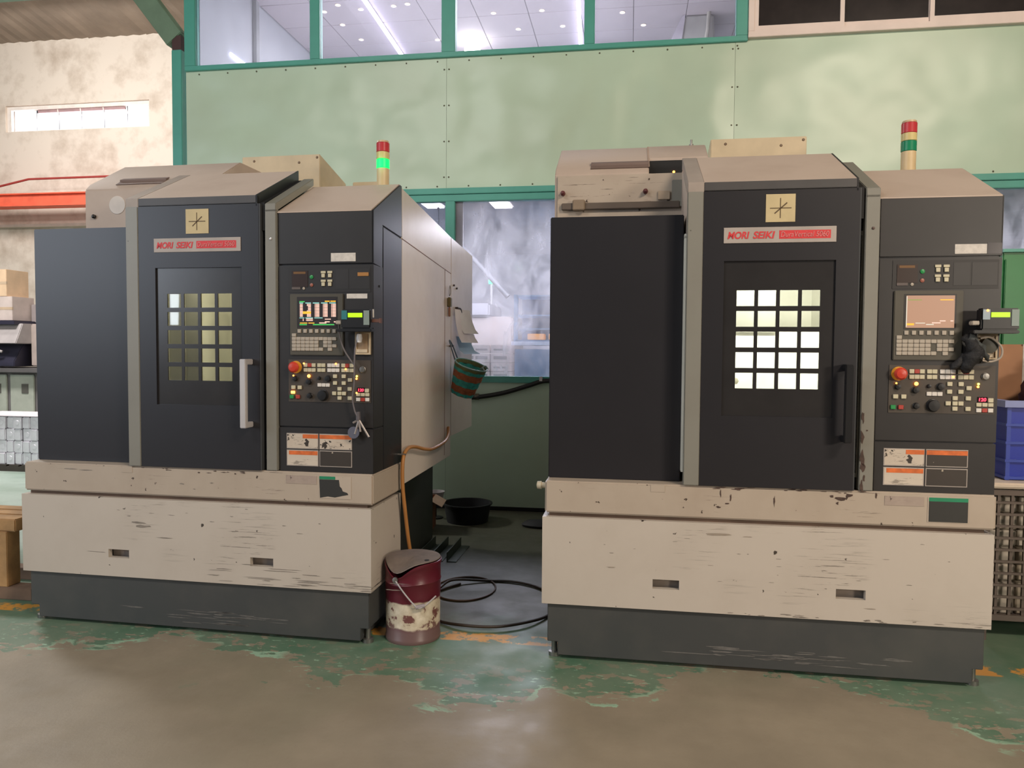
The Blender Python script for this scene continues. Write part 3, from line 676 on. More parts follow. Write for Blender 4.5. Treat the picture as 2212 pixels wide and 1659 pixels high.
    for i, (u0, u1, w0, w1, m, hdr) in enumerate(((.532, .704, .992, 1.071, PLT, (.62, .702) if one else (.625, .702)), (.710, .884, .992, 1.071, PLT if one else PLD, (.712, .882)), (.532, .704, .904, .986, PLT, (.545, .700)), (.710, .884, .904, .986, PLD, None))):
        p = MB().box(u0, u1, V-.0025, V, w0, w1).build('warning_plate', LABELG, T)
        MB().box(u0+.004, u1-.004, V-.0032, V-.0025, w0+.004, w1-.004).build('plate_print', m, p)
        if hdr: MB().box(hdr[0], hdr[1], V-.0040, V-.0032, w1-.025, w1-.005).build('orange_header', ORANGE, p)
    MB().box(.536, .702, .0055, .0075, .815, .857).build('faded_plate', worn('faded_plate', (170, 154, 142), (112, 96, 90), (84, 70, 66), .5, .50, .66, (4, 4, 40), .9), T)
    gp = MB().box(.717, .886, .0050, .0075, .746, .858).build('instruction_plate', worn('plate_under', (186, 172, 156), (160, 146, 130), (70, 62, 56), .5, .7, .7), T)
    PD = worn('instruction_print', (50, 50, 48), (62, 62, 58), (150, 140, 126), .5, .66, .80, (8, 8, 90), .5)
    if one:
        b = MB(); b.add([(x, .0046, z) for x, z in ((.717, .842), (.822, .842), (.826, .81), (.836, .80), (.842, .785), (.866, .778), (.872, .768), (.842, .762), (.80, .752), (.762, .756), (.72, .748))], [tuple(range(10, -1, -1))]); b.build('instruction_print', PD, gp)
        MB().box(.717, .802, .0042, .005, .843, .858).build('green_header', mat('label_green', (36, 136, 96), .5), gp)
    else:
        MB().box(.722, .884, .0045, .005, .748, .84).build('instruction_print', PD, gp)
        MB().box(.722, .884, .0042, .005, .840, .857).build('green_header', mat('label_green', (36, 136, 96), .5), gp)
    # shop counter unit clamped to the cabinet
    du = 0 if one else .012
    dv = MB().box(.868+du, 1.018+du, -.075, -.020, 1.600, 1.694).build('counter_unit', BLKPL, T, .006)
    MB().box(.900+du, .99+du, -.02, CV, 1.62, 1.67).build('clamp_bracket', STEEL, dv)
    MB().box(.905+du, .978+du, -.0775, -.075, 1.655, 1.676).build('lcd_display', LCD, dv)
    MB().box(.872+du, .900+du, -.0775, -.075, 1.645, 1.688).build('side_label', TEALP if one else mat('pale_blue_label', (150, 168, 178), .4), dv)
    MB().box(.985+du, 1.014+du, -.0775, -.075, 1.618, 1.688).build('keypad_label', SAGE, dv)
    MB().box(.84+du, 1.022+du, -.07, -.01, 1.586, 1.600).build('unit_shelf', BLKPL, dv, .003)
    MB().box(.835+du, .866+du, -.065, -.03, 1.622, 1.640).build('grey_connector', KEYG, dv, .003)
    if one:
        MB().box(1.018, 1.055, -.05, -.03, 1.632, 1.648).box(1.055, 1.062, -.052, -.028, 1.628, 1.652).build('plug_pin', mat('brown_plug', (104, 72, 62), .5), dv)
        MB().box(1.021, 1.027, -.05, -.045, 1.655, 1.695).build('white_tag', PAPER, dv)
    else:
        MB().lathe([(.005, 0), (.004, .003), (.0001, .004)], (.902, -.0775, 1.684), axis='y', n=10).build('indicator_lamp', LED_O, dv)
    # outlet box
    ou = .905
    otl = MB().plate([ou, ou+.008, ou+.072, ou+.080], [1.474, 1.482, 1.578, 1.586], lambda i, j: not (i == 1 and j == 1), V-.012, V).build('outlet_frame', mat('ivory_frame', (196, 178, 148), .5), cn)
    MB().box(ou+.008, ou+.072, V-.006, V, 1.482, 1.578).build('outlet_plate', mat('tan_plate', (158, 134, 106), .5), cn)
    MB().box(ou+.010, ou+.064, V-.014, V-.006, 1.484, 1.50).build('outlet_lip', mat('ivory_lip', (206, 190, 164), .5), cn)
    # --- beige cabinets along the right side
    sc = MB().prism_x([(.470, .74), (.470, 2.391), (1.532, 2.281), (1.532, .765)], .43, .997).build('side_cabinet', SIDEC, T, .003)
    b = MB()
    def sline(v0, w0, v1, w1, t=.004):
        dv_, dw = v1-v0, w1-w0; L_ = math.hypot(dv_, dw); n0, n1 = -dw/L_*t/2, dv_/L_*t/2
        b.prism_x([(v0+n0, w0+n1), (v1+n0, w1+n1), (v1-n0, w1-n1), (v0-n0, w0-n1)], .996, .9985)
    sline(.470, 2.113, 1.532, 2.029); sline(1.372, 2.041, 1.372, .79, .005)
    b.build('panel_seam', mat('seam_brown', (122, 92, 84), .7), sc)
    rc = MB().prism_x([(1.540, .900), (1.540, 2.281), (2.18, 2.233), (2.18, .908)], .35, .997).build('rear_cabinet', SIDEC, T, .003)
    hk = MB().lathe([(.008, 0), (.008, .02)], (.997, 1.66, 1.80), axis='x', n=8).lathe([(.008, 0), (.008, .02)], (.997, 1.72, 1.79), axis='x', n=8).lathe([(.007, 0), (.007, .01)], (.997, 1.60, 1.955), axis='x', n=8).lathe([(.007, 0), (.007, .01)], (.997, 1.68, 1.94), axis='x', n=8).lathe([(.006, 0), (.006, .03)], (.997, 1.50, 1.53), axis='x', n=8).build('side_bolts', mat('dark_bolt', (70, 56, 54), .5), rc)
    # --- column cover and rear boxes standing above the roof
    cu = (-.431, .14) if one else (-.13, .441)
    co = MB().prism_x([(1.3, 2.4), (1.3, 2.822), (1.75, 2.72), (1.75, 2.4)], *cu).build('column_cover', mat('column_cream', (200, 182, 150), .5), T, .004)
    for u, w in ((cu[0]+.09, 2.79), (cu[1]-.15, 2.77), (cu[1]-.02, 2.80)): MB().lathe([(.009, 0), (.006, .005)], (u, 1.3, w), axis='y', n=10).build('cover_bolt', mat('brown_bolt', (120, 100, 80), .6), co)
    MB().prism_x([(1.62, 2.2), (1.62, 2.70), (1.95, 2.64), (1.95, 2.2)], .245, .46).build('rear_box', MATS['column_cream'], T, .004)
    # --- signal tower
    tw = MB().lathe([(.050, 2.36), (.050, 2.375), (.036, 2.38), (.036, 2.548)], (.815, .67, 0), n=24).build('signal_tower', mat('tower_tan', (206, 182, 140), .4), T)
    z = 2.549
    for nm, h, m in (('green_lens', .052, emis('green_lens_lit', (0, 255, 90), 1.5, (20, 150, 80)) if one else mat('green_lens', (30, 128, 90), .25)), ('clear_lens', .040, mat('amber_clear_lens', (206, 188, 130), .25)), ('red_lens', .052, mat('red_lens', (188, 58, 64), .25))):
        MB().lathe([(.036, z), (.038, z+.002), (.038, z+h-.002), (.036, z+h)], (.815, .67, 0), n=24).build(nm, m, tw); z += h+.001
    MB().lathe([(.036, z), (.034, z+.010), (.0001, z+.013)], (.815, .67, 0), n=24).build('tower_cap', mat('tower_cap_tan', (196, 170, 136), .4), tw)
    if one:
        l = bpy.data.lights.new('green_bulb', 'POINT'); l.energy = .06; l.color = (.1, 1, .4); l.shadow_soft_size = .03; ob('green_bulb', l, tw, loc=(.815, .60, 2.575))
    return T
def wear(par, spots, v, m, name, seed):
    rnd = random.Random(seed); b = MB()
    for (u, w, su, sw) in spots:
        n = rnd.randint(8, 12); pts = []
        for k in range(n):
            a = -2*pi*k/n; r = rnd.uniform(.45, 1.1); pts.append((u+su*r*cos(a), v, w+sw*r*sin(a)))
        b.add(pts, [tuple(range(n))])
    return b.build(name, m, par, kind='stuff')
def scuffs(par, seed, u0, u1, w0, w1, n, lmin, lmax, t, v, m, name):
    rnd = random.Random(seed)
    return wear(par, [(rnd.gauss((u0+u1)/2, (u1-u0)/4), rnd.uniform(w0, w1), rnd.uniform(lmin, lmax), rnd.uniform(t*.4, t)) for _ in range(n)], v, m, name, seed+1)
M1 = machine(1, (-2.257, 3.605, 0), -.0224, 'grey and cream machining center with lit green signal light and silver door handle')
M2 = machine(2, (.6088, 3.5815, 0), -.0031, 'grey and cream machining center with glowing door window and black door handle')
CHIP = mat('bare_brown_chip', (74, 56, 48), .7, var=.3, vs=60); SCUF = mat('pale_scuff', (100, 98, 95), .6, var=.25, vs=30); SMUD = mat('grey_smudge', (134, 125, 115), .6, var=.2, vs=30); STAIN = mat('tan_stain', (150, 138, 124), .6, var=.2, vs=20)
def part(M, n): return [c for c in M.children if c.name.split('.')[0] == n][0]
scuffs(part(M2, 'tray'), 3, -.2, .5, .862, .873, 16, .006, .03, .004, .0060, CHIP, 'paint_chips')
wear(part(M2, 'tray'), [(.352, .838, .03, .011), (.385, .852, .022, .010), (.335, .815, .007, .010), (.31, .846, .010, .006), (-.18, .842, .004, .020), (-.135, .822, .004, .022), (-.15, .795, .012, .004), (-.19, .778, .014, .005), (.06, .812, .004, .028), (.50, .858, .005, .016), (-.10, .862, .012, .005)], .0058, CHIP, 'paint_chips', 5)
scuffs(part(M1, 'tray'), 8, -.4, .45, .850, .870, 14, .006, .024, .004, .0060, CHIP, 'paint_chips')
wear(part(M1, 'tray'), [(-.62, .842, .05, .003), (-.72, .846, .06, .003), (-.05, .79, .014, .004), (.02, .765, .010, .003), (.12, .80, .012, .004)], .0058, SMUD, 'paint_smudges', 9)
scuffs(part(M1, 'front_box'), 11, .0, 1.0, .285, .36, 26, .02, .11, .0035, -.0012, SMUD, 'scuff_marks')
scuffs(part(M1, 'front_box'), 12, -.6, .7, .55, .68, 14, .008, .03, .0025, -.0012, SMUD, 'scuff_marks')
wear(part(M1, 'front_box'), [(-.30, .575, .05, .006), (-.27, .555, .045, .010), (-.15, .50, .05, .003), (.33, .385, .05, .0025), (.52, .37, .12, .0025), (-.56, .405, .07, .002)], -.0014, SMUD, 'scuff_marks', 13)
scuffs(part(M2, 'front_box'), 14, -.9, .9, .40, .66, 22, .004, .02, .002, -.0012, SMUD, 'scuff_marks')
wear(part(M2, 'front_box'), [(-.68, .47, .025, .003), (.49, .34, .035, .003), (-.20, .65, .07, .008), (-.06, .645, .03, .002)], -.0014, STAIN, 'scuff_marks', 15)
scuffs(part(M2, 'front_box'), 16, -.6, .9, .279, .292, 20, .006, .03, .004, -.0012, SMUD, 'scuff_marks')
for M_, sd in ((M1, 21), (M2, 23)):
    scuffs(part(M_, 'plinth'), sd, -.25, .55, .05, .115, 26, .03, .13, .006, .0185, SCUF, 'pale_scuffs')
wear(part(M2, 'right_post'), [(.438, 1.02, .012, .05), (.436, 1.12, .010, .04), (.442, .985, .016, .03), (.436, 1.21, .007, .03), (.446, .93, .006, .02), (.455, 1.15, .005, .006), (.437, .90, .008, .04)], .0085, CHIP, 'paint_chips', 31)
def L1(u, v, w):
    a = -.0224; return Vector((-2.257+cos(a)*u-sin(a)*v, 3.605+sin(a)*u+cos(a)*v, w))
def L2(u, v, w):
    a = -.0031; return Vector((.6088+cos(a)*u-sin(a)*v, 3.5815+sin(a)*u+cos(a)*v, w))

# ================================================================== THINGS ON AND BESIDE THE MACHINES
# charging cord and key bunch on the left machine
CORD = mat('grey_cord', (104, 98, 100), .5)
def on1(u, w, v=.0): return L1(u, v, w)
t = thing('charging_cord', 'grey cord looping from white plug down over the button console', 'cord', L1(.93, .0, 1.53))
inv = t.location.copy()
def rel(p): return Vector(p)-inv
MB().tube([rel(on1(.925, 1.54, -.012)), rel(on1(.918, 1.50, -.018)), rel(on1(.915, 1.42, -.02)), rel(on1(.914, 1.33, -.02)), rel(on1(.905, 1.26, -.02)), rel(on1(.915, 1.20, -.02)), rel(on1(.928, 1.17, -.02))], .004, 8).build('cord', CORD, t)
MB().tube([rel(on1(.842, 1.625, -.03)), rel(on1(.835, 1.57, -.012)), rel(on1(.855, 1.50, -.008)), rel(on1(.895, 1.44, -.008)), rel(on1(.914, 1.42, -.012))], .004, 8).build('cord', CORD, t)
b = MB(); b.lathe([(.0001, -.026), (.012, -.02), (.015, 0), (.012, .02), (.0001, .026)], tuple(rel(on1(.935, 1.555, -.006))), n=14).build('plug', mat('white_plug', (232, 230, 230), .4), t)
t = thing('key_bunch', 'bunch of pale keys with clear tag hung below the button console', 'keys', L1(.93, -.0, 1.16)); inv = t.location.copy()
KEYM = mat('pale_key', (150, 142, 138), .4, .3)
MB().tube([rel(on1(.930, 1.19, -.012)), rel(on1(.932, 1.15, -.012))], .012, 8, False).build('key_ring', mat('smoke_ring', (92, 88, 92), .4), t)
for a, ln in ((-.30, .075), (.12, .06), (.55, .10), (-1.1, .035)):
    c = on1(.934, 1.15, -.010-.002*ln); e = on1(.934+sin(a)*ln, 1.15-cos(a)*ln, -.008)
    b = MB(); b.tube([rel(c), rel(e)], .0055, 6, False); b.build('key', KEYM, t)
MB().lathe([(.030, 0), (.030, .006)], tuple(rel(on1(.905, 1.085, -.004))), axis='y', n=16).build('clear_tag', mat('smoky_tag', (96, 98, 112), .2), t)
# black bundle on the right machine's outlet
t = thing('work_glove', 'crumpled black work glove and cables hung over the outlet of the console', 'glove', L2(.87, -.01, 1.47)); inv = t.location.copy()
def blob(pts, r, seed, m, name, par, n=10):
    b = MB(); b.tube(pts, r, n, True, False, 5); me = b.mesh(name, m)
    for v in me.vertices:
        k = mnoise.noise(v.co*34+Vector((seed, 0, 0))); k2 = mnoise.noise(v.co*30+Vector((0, seed, 5))); v.co += Vector((k, k2*.5, k2))*.017
    return ob(name, me, par)
GLV = mat('black_glove', (28, 28, 30), .75, bump=.5, bs=60)
blob([rel(L2(.835, -.015, 1.575)), rel(L2(.86, -.03, 1.54)), rel(L2(.875, -.03, 1.50)), rel(L2(.855, -.02, 1.455)), rel(L2(.83, -.012, 1.43))], lambda s_: .014+.020*sin(pi*s_), 1, GLV, 'palm', t)
blob([rel(L2(.85, -.03, 1.57)), rel(L2(.885, -.035, 1.545)), rel(L2(.915, -.03, 1.505)), rel(L2(.935, -.02, 1.475))], lambda s_: .016-.006*s_, 2, mat('slate_glove', (62, 66, 66), .7), 'finger', t)
blob([rel(L2(.86, -.035, 1.52)), rel(L2(.89, -.04, 1.49)), rel(L2(.90, -.03, 1.455))], .011, 3, GLV, 'finger', t)
blob([rel(L2(.84, -.02, 1.50)), rel(L2(.81, -.02, 1.455)), rel(L2(.79, -.012, 1.44))], .010, 4, GLV, 'finger', t)
MB().lathe([(.0001, -.004), (.03, -.002), (.034, .008), (.0001, .012)], tuple(rel(L2(.945, -.0, 1.535))), axis='y', n=18).build('round_cap', mat('olive_cap', (58, 58, 48), .5), t)
MB().tube([rel(L2(.90, -.02, 1.565)), rel(L2(.94, -.02, 1.57)), rel(L2(.985, -.02, 1.53)), rel(L2(.985, -.02, 1.485)), rel(L2(.95, -.015, 1.465)), rel(L2(.91, -.02, 1.47))], .0045, 8).build('pale_cable', mat('pale_cable', (170, 158, 144), .4), t)

# padlock with wire, paper notes and basket on the side of the left machine
t = thing('wire_padlock', 'old brass padlock hanging by a wire loop on the cream machine side', 'padlock', L1(1.0, 1.45, 1.86)); inv = t.location.copy()
MB().tube([rel(L1(1.01, 1.45, 1.87)), rel(L1(1.012, 1.43, 1.90)), rel(L1(1.012, 1.45, 1.94)), rel(L1(1.012, 1.47, 1.90))], .0025, 6, closed=True).build('wire_loop', STEEL, t)
MB().box(-.002, .022, -.02, .025, -.065, .0).build('lock_body', mat('tarnished_brass', (112, 100, 66), .5, .4), t, .005)
MB().box(.002, .014, -.01, .016, -.13, -.066).build('rust_tab', mat('rust_tab', (150, 104, 80), .7), t, .003)
t = thing('hanging_notes', 'white paper notes with a light blue sheet clipped to the cream machine side', 'paper', L1(1.0, 1.70, 1.78)); inv = t.location.copy()
def sheet(u_off, v0, v1, ws, name, m, bend):
    vs = []; fs = []
    for i, w in enumerate(ws):
        k = i/(len(ws)-1)
        for v in (v0, v1):
            p = rel(L1(u_off+bend*k*k+(0.0 if v == v0 else .045+.03*k), v, w)); vs += [p, p+Vector((.0012, 0, 0))]
    for i in range(len(ws)-1):
        a = i*4; fs += [(a, a+2, a+6, a+4), (a+1, a+5, a+7, a+3), (a, a+4, a+5, a+1), (a+2, a+3, a+7, a+6)]
    n = len(ws)-1; fs += [(0, 1, 3, 2), (n*4, n*4+2, n*4+3, n*4+1)]
    MB().add(vs, fs, 0, True).build(name, m, t)
sheet(1.008, 1.60, 1.80, [1.79, 1.74, 1.69, 1.64, 1.59, 1.555], 'paper_sheet', mat('note_paper', (244, 236, 238), .8), .05)
sheet(1.020, 1.66, 1.80, [1.79, 1.75, 1.70, 1.65, 1.62], 'paper_sheet', mat('note_paper2', (248, 242, 244), .8), .04)
sheet(1.003, 1.66, 1.84, [1.60, 1.56, 1.50, 1.475], 'blue_sheet', mat('blue_note', (160, 190, 212), .8), .06)
MB().tube([rel(L1(1.0, 1.66, 1.80)), rel(L1(1.03, 1.68, 1.795)), rel(L1(1.03, 1.70, 1.76)), rel(L1(1.01, 1.70, 1.755))], .005, 6).build('clip', mat('dark_clip', (84, 84, 96), .4), t)
# woven basket: strips as rows of teal and brown around a tilted tapered body
t = thing('woven_basket', 'small woven teal and brown basket hanging on the cream machine side', 'basket', L1(1.085, 1.50, 1.20)); t.rotation_euler = (radians(10), radians(20), 0)
BT = mat('teal_strip', (58, 170, 164), .5, var=.25, vs=40, bump=.4, bs=90); BB = mat('brown_strip', (166, 100, 66), .55, var=.25, vs=40, bump=.4, bs=90); BG = mat('olive_strip', (108, 112, 72), .55, var=.2, vs=40)
rows = 9; seg = 36
for j in range(rows):
    h0, h1 = j*.024, (j+1)*.024+.001; r0 = .078+.036*j/rows; r1 = .078+.036*(j+1)/rows
    m0 = [BT, BB, BB, BT, BT, BB, BB, BT, BG][j]
    b = MB(); vs = []; fs = []
    for k in range(seg):
        a = 2*pi*k/seg; bul = .003*(1 if (k//2+j) % 2 else -1); sw = .012*sin(a*1+j)
        for r, h in ((r0, h0), (r1, h1)):
            vs += [((r+bul)*cos(a), (r+bul)*sin(a), h+sw*0), ((r+bul-.005)*cos(a), (r+bul-.005)*sin(a), h)]
    for k in range(seg):
        a = k*4; c_ = ((k+1) % seg)*4
        fs += [(a, c_, c_+2, a+2), (a+1, a+3, c_+3, c_+1), (a+2, c_+2, c_+3, a+3), (a, a+1, c_+1, c_)]
    b.add(vs, fs, 0, True).build('woven_strip', m0, t)
MB().lathe([(.0001, 0), (.078, 0), (.078, .004), (.0001, .004)], n=24).build('basket_bottom', BB, t)
MB().tube([(.114*cos(2*pi*k/16), .114*sin(2*pi*k/16), .218) for k in range(16)], .005, 6, closed=True, sub=2).build('rim', mat('teal_rim', (122, 168, 160), .5), t)
MB().tube([(-.112, -.03, .22), (-.165, -.02, .29), (-.195, 0, .325), (-.165, .02, .29), (-.112, .03, .22)], .005, 6).build('handle', mat('navy_strap', (66, 82, 96), .5), t)
MB().tube([(.112, -.045, .218), (.085, -.03, .235), (.07, 0, .20), (.085, .035, .235), (.112, .05, .218)], .005, 6).build('handle', mat('pale_strap', (150, 176, 180), .5), t)

# orange air hose down the side of the left machine
t = thing('air_hose', 'orange air hose drooping along the cream machine side to the floor', 'hose', L1(1.03, .47, 0)); inv = t.location.copy()
hp = [(1.005, 1.45, .97), (1.02, 1.38, .925), (1.03, 1.25, .895), (1.03, .98, .885), (1.03, .80, .905), (1.03, .62, .94), (1.03, .50, .95), (1.03, .42, .93), (1.03, .385, .88), (1.03, .385, .76), (1.035, .41, .62), (1.045, .46, .40), (1.06, .54, .18), (1.07, .60, .05), (1.075, .64, .014), (1.07, .70, .012)]
MB().tube([rel(L1(*p)) for p in hp], .0105, 10).build('hose', mat('orange_hose', (176, 122, 66), .45), t)
MB().tube([rel(L1(.997, .40, .925)), rel(L1(1.042, .40, .925))], .005, 8, False).build('hose_clip', STEEL, t)

# metal pail
t = thing('paint_pail', 'dented maroon metal pail with torn white label and wire handle', 'bucket', (-1.102, 3.775, 0)); PAIL = t
pm = bpy.data.materials.new('pail_paint'); pm.use_nodes = True; nt = pm.node_tree; p = nt.nodes['Principled BSDF']
tc = nt.nodes.new('ShaderNodeTexCoord'); sx = nt.nodes.new('ShaderNodeSeparateXYZ'); nt.links.new(tc.outputs['Object'], sx.inputs[0])
nz = noise_node(nt, 14, 5, .65); nz2 = noise_node(nt, 9, 3)
ad = nt.nodes.new('ShaderNodeMath'); ad.operation = 'MULTIPLY_ADD'; ad.inputs[1].default_value = .05; nt.links.new(nz2.outputs[0], ad.inputs[0]); nt.links.new(sx.outputs[2], ad.inputs[2])
lo = ramp(nt, ad.outputs[0], .092, .096); hi = ramp(nt, ad.outputs[0], .205, .209, (1, 1, 1, 1), (0, 0, 0, 1))
mu = nt.nodes.new('ShaderNodeMath'); mu.operation = 'MULTIPLY'; nt.links.new(lo.outputs[0], mu.inputs[0]); nt.links.new(hi.outputs[0], mu.inputs[1])
tear = ramp(nt, nz.outputs[0], .55, .58, (1, 1, 1, 1), (.15, .15, .15, 1)); mu2 = nt.nodes.new('ShaderNodeMath'); mu2.operation = 'MULTIPLY'; nt.links.new(mu.outputs[0], mu2.inputs[0]); nt.links.new(tear.outputs[0], mu2.inputs[1])
wht = ramp(nt, nz.outputs[0], .3, .65, (*lin((222, 212, 192)), 1), (*lin((176, 160, 134)), 1))
dst = ramp(nt, sx.outputs[2], .05, .10, (*lin((112, 88, 86)), 1), (*lin((92, 26, 40)), 1))
c_ = mixc(nt, mu2.outputs[0], dst.outputs[0], wht.outputs[0]); nt.links.new(c_, p.inputs['Base Color']); p.inputs['Roughness'].default_value = .35
b = MB(); b.lathe([(.132, 0), (.134, .004), (.134, .018), (.131, .022), (.133, .20), (.134, .21), (.134, .262), (.137, .266), (.134, .270), (.135, .335), (.139, .340), (.139, .352), (.135, .354), (.130, .348), (.128, .30), (.0001, .30)], n=40)
me = b.mesh('pail_body', pm)
for v in me.vertices:                     # buckled rim towards the viewer
    a = math.atan2(v.co.y, v.co.x); k = math.exp(-((a+1.95)/.55)**2)*max(0, (v.co.z-.25)/.10)
    v.co.z -= .062*k; v.co.x *= 1-.04*k; v.co.y *= 1-.04*k
ob('pail_body', me, t)
b = MB(); b.lathe([(.0001, .350), (.10, .352), (.126, .354), (.134, .358), (.132, .361), (.0001, .359)], n=40)
me = b.mesh('lid', mat('dusty_lid', (112, 100, 92), .6, var=.2, vs=18))
for v in me.vertices:
    a = math.atan2(v.co.y, v.co.x); r = math.hypot(v.co.x, v.co.y); k = math.exp(-((a+1.95)/.55)**2)*max(0, (r-.02)/.11); v.co.z -= .045*k
ob('lid', me, t)
MB().lathe([(.012, 0), (.012, .004)], (.085, -.06, .358), n=14).build('lid_hole', BLACK, t)
for a in (-1.95, 1.2): MB().lathe([(.013, 0), (.013, .008), (.006, .010)], (0, 0, 0), axis='y', n=12).build('ear', STEEL, t).location = (.136*cos(a), .136*sin(a), .285)
MB().tube([(.136*cos(-1.95), .142*sin(-1.95), .285), (-.005, -.148, .24), (.04, -.150, .195), (.07, -.150, .175), (.10, -.132, .185), (.135, -.08, .21)], .0035, 8).build('wire_handle', SILVER, t)
MB().tube([(.055, -.149, .176), (.095, -.135, .182)], .009, 10, False).build('grip', mat('grey_grip', (156, 148, 152), .4), t)

PAIL.scale = (1.07, 1.07, 1.17)
# hoses in rings on the floor
t = thing('floor_hose', 'thin dark hose lying in a wide ring between the machines', 'hose', (-.79, 4.33, 0))
MB().tube([(.385*cos(a), .43*sin(a), .010+.012*(1 if 4 < i < 8 else 0)) for i, a in enumerate([2*pi*k/14+2.3 for k in range(14)])]+[(-.30, .33, .03), (-.36, .22, .014), (-.375, .0, .012), (-.36, -.15, .010)], .0085, 8).build('hose', mat('brown_black_hose', (52, 40, 30), .5), t)
t = thing('cable_ring', 'smaller brown cable ring half covered by the wide floor hose', 'cable', (-1.00, 4.58, 0))
MB().tube([(.19*cos(a), .24*sin(a), .006) for a in [2*pi*k/12 for k in range(12)]], .006, 8, closed=True).build('cable', mat('brown_cable', (86, 62, 44), .5), t)
# clutter in the gap
t = thing('carton', 'open brown cardboard carton on the floor under the machine side', 'box', (-1.78, 6.10, 0), .12)
CB = mat('cardboard', (140, 92, 62), .8)
MB().plate([-.17, .17], [0, .26], lambda i, j: True, -.15, -.144).plate([-.17, .17], [0, .26], lambda i, j: True, .144, .15).box(-.17, -.164, -.144, .144, 0, .26).box(.164, .17, -.144, .144, 0, .26).box(-.164, .164, -.144, .144, 0, .008).build('carton_body', CB, t)
MB().add([(.17, -.15, .26), (.17, .15, .26), (.26, .15, .21), (.26, -.15, .21), (.17, -.15, .264), (.17, .15, .264), (.26, .15, .214), (.26, -.15, .214)], [(0, 1, 2, 3), (7, 6, 5, 4), (0, 3, 7, 4), (1, 5, 6, 2), (2, 6, 7, 3), (0, 4, 5, 1)]).build('flap', mat('pale_card', (190, 160, 134), .8), t)
t = thing('rubber_tub', 'low black rubber tub on the floor by the green partition', 'tub', (-1.39, 6.45, 0))
MB().lathe([(.18, 0), (.205, .15), (.22, .155), (.22, .165), (.20, .165), (.17, .02), (.0001, .02)], n=32).build('tub_body', mat('black_rubber', (16, 17, 20), .6), t)
t = thing('white_cup', 'small white plastic cup on a stand behind the rubber tub', 'cup', (-1.70, 6.52, 0))
MB().lathe([(.07, 0), (.07, .01), (.012, .014), (.012, .13), (.055, .135)], n=18).build('stand', BLKPL, t)
MB().lathe([(.055, .136), (.085, .24), (.08, .24), (.05, .142), (.0001, .142)], n=20).build('cup', mat('cup_white', (190, 184, 184), .5), t)
t = thing('rubber_mat', 'flat black rubber mat scrap lying against the cream base', 'mat', (-.72, 6.35, 0))
me = MB().lathe([(.0001, 0), (.15, 0), (.16, .02), (.12, .05), (.0001, .06)], n=20).mesh('mat_scrap', mat('black_rubber2', (22, 22, 24), .7)); ob('mat_scrap', me, t); t.scale = (1.1, .6, 1)
t = thing('steel_offcuts', 'dark green steel angle offcuts leaning under the machine side', 'steel bars', (-1.36, 5.35, 0))
for i in range(3):
    x = -.10+i*.10; MB().prism_y([(x, 0), (x+.07, 0), (x+.07, .006), (x+.006, .006), (x+.006, .07), (x, .07)], -.2, .25).build('angle_bar', mat('green_black_steel', (58, 66, 54), .5, .3), t)
# black hose on the partition
t = thing('black_hose', 'black rubber hose running up along the green partition', 'hose', (-1.1, WALL-.06, 1.1)); inv = t.location.copy()
hy = WALL-.05
MB().tube([rel((-1.52, hy, 1.06)), rel((-1.38, hy-.01, 1.07)), rel((-1.15, hy, 1.11)), rel((-.92, hy, 1.18)), rel((-.78, hy, 1.225)), rel((-.66, hy, 1.225))], .021, 10).build('hose', mat('black_hose', (30, 30, 28), .5), t)
MB().lathe([(.03, -.02), (.03, .02)], tuple(rel((-1.40, hy, 1.07))), axis='x', n=12).build('coupling', mat('dull_coupling', (96, 90, 74), .5), t)
MB().box(-.014, .014, -.02, .03, -.02, .02).build('pipe_clip', SILVER, t).location = rel((-.80, hy, 1.245))

# ================================================================== WORKROOM AND OFFICE CONTENTS
for lb, x0, x1, y0, y1 in (('glowing ceiling light above the wire hook in the workroom', -2.02, -1.85, 7.05, 7.42), ('glowing ceiling light above the flat cartons in the workroom', -1.345, -1.175, 7.12, 7.50), ('glowing ceiling light behind the deep green locker', 3.1, 3.35, 7.6, 8.0)):
    t = thing('ceiling_light', lb, 'ceiling light', ((x0+x1)/2, (y0+y1)/2, 2.94), 0, 'workroom ceiling lights'); w, h = (x1-x0)/2, (y1-y0)/2
    MB().plate([-w-.02, -w, w, w+.02], [0, .0001], lambda i, j: True, -h-.02, h+.02).build('housing', WFR, t).location = (0, 0, -.002)
    MB().box(-w, w, -h, h, -.016, -.004).build('diffuser', emis('lamp_white', (255, 246, 250), 5, (240, 240, 240)), t)
area('workroom_lamp', (-1.4, 8.6, 2.88), (-1.4, 8.6, 0), 2.4, 1.6, 220, (.95, .95, 1))
area('workroom_lamp', (2.6, 8.6, 2.88), (2.6, 8.6, 0), 2.4, 1.6, 220, (.95, .95, 1))
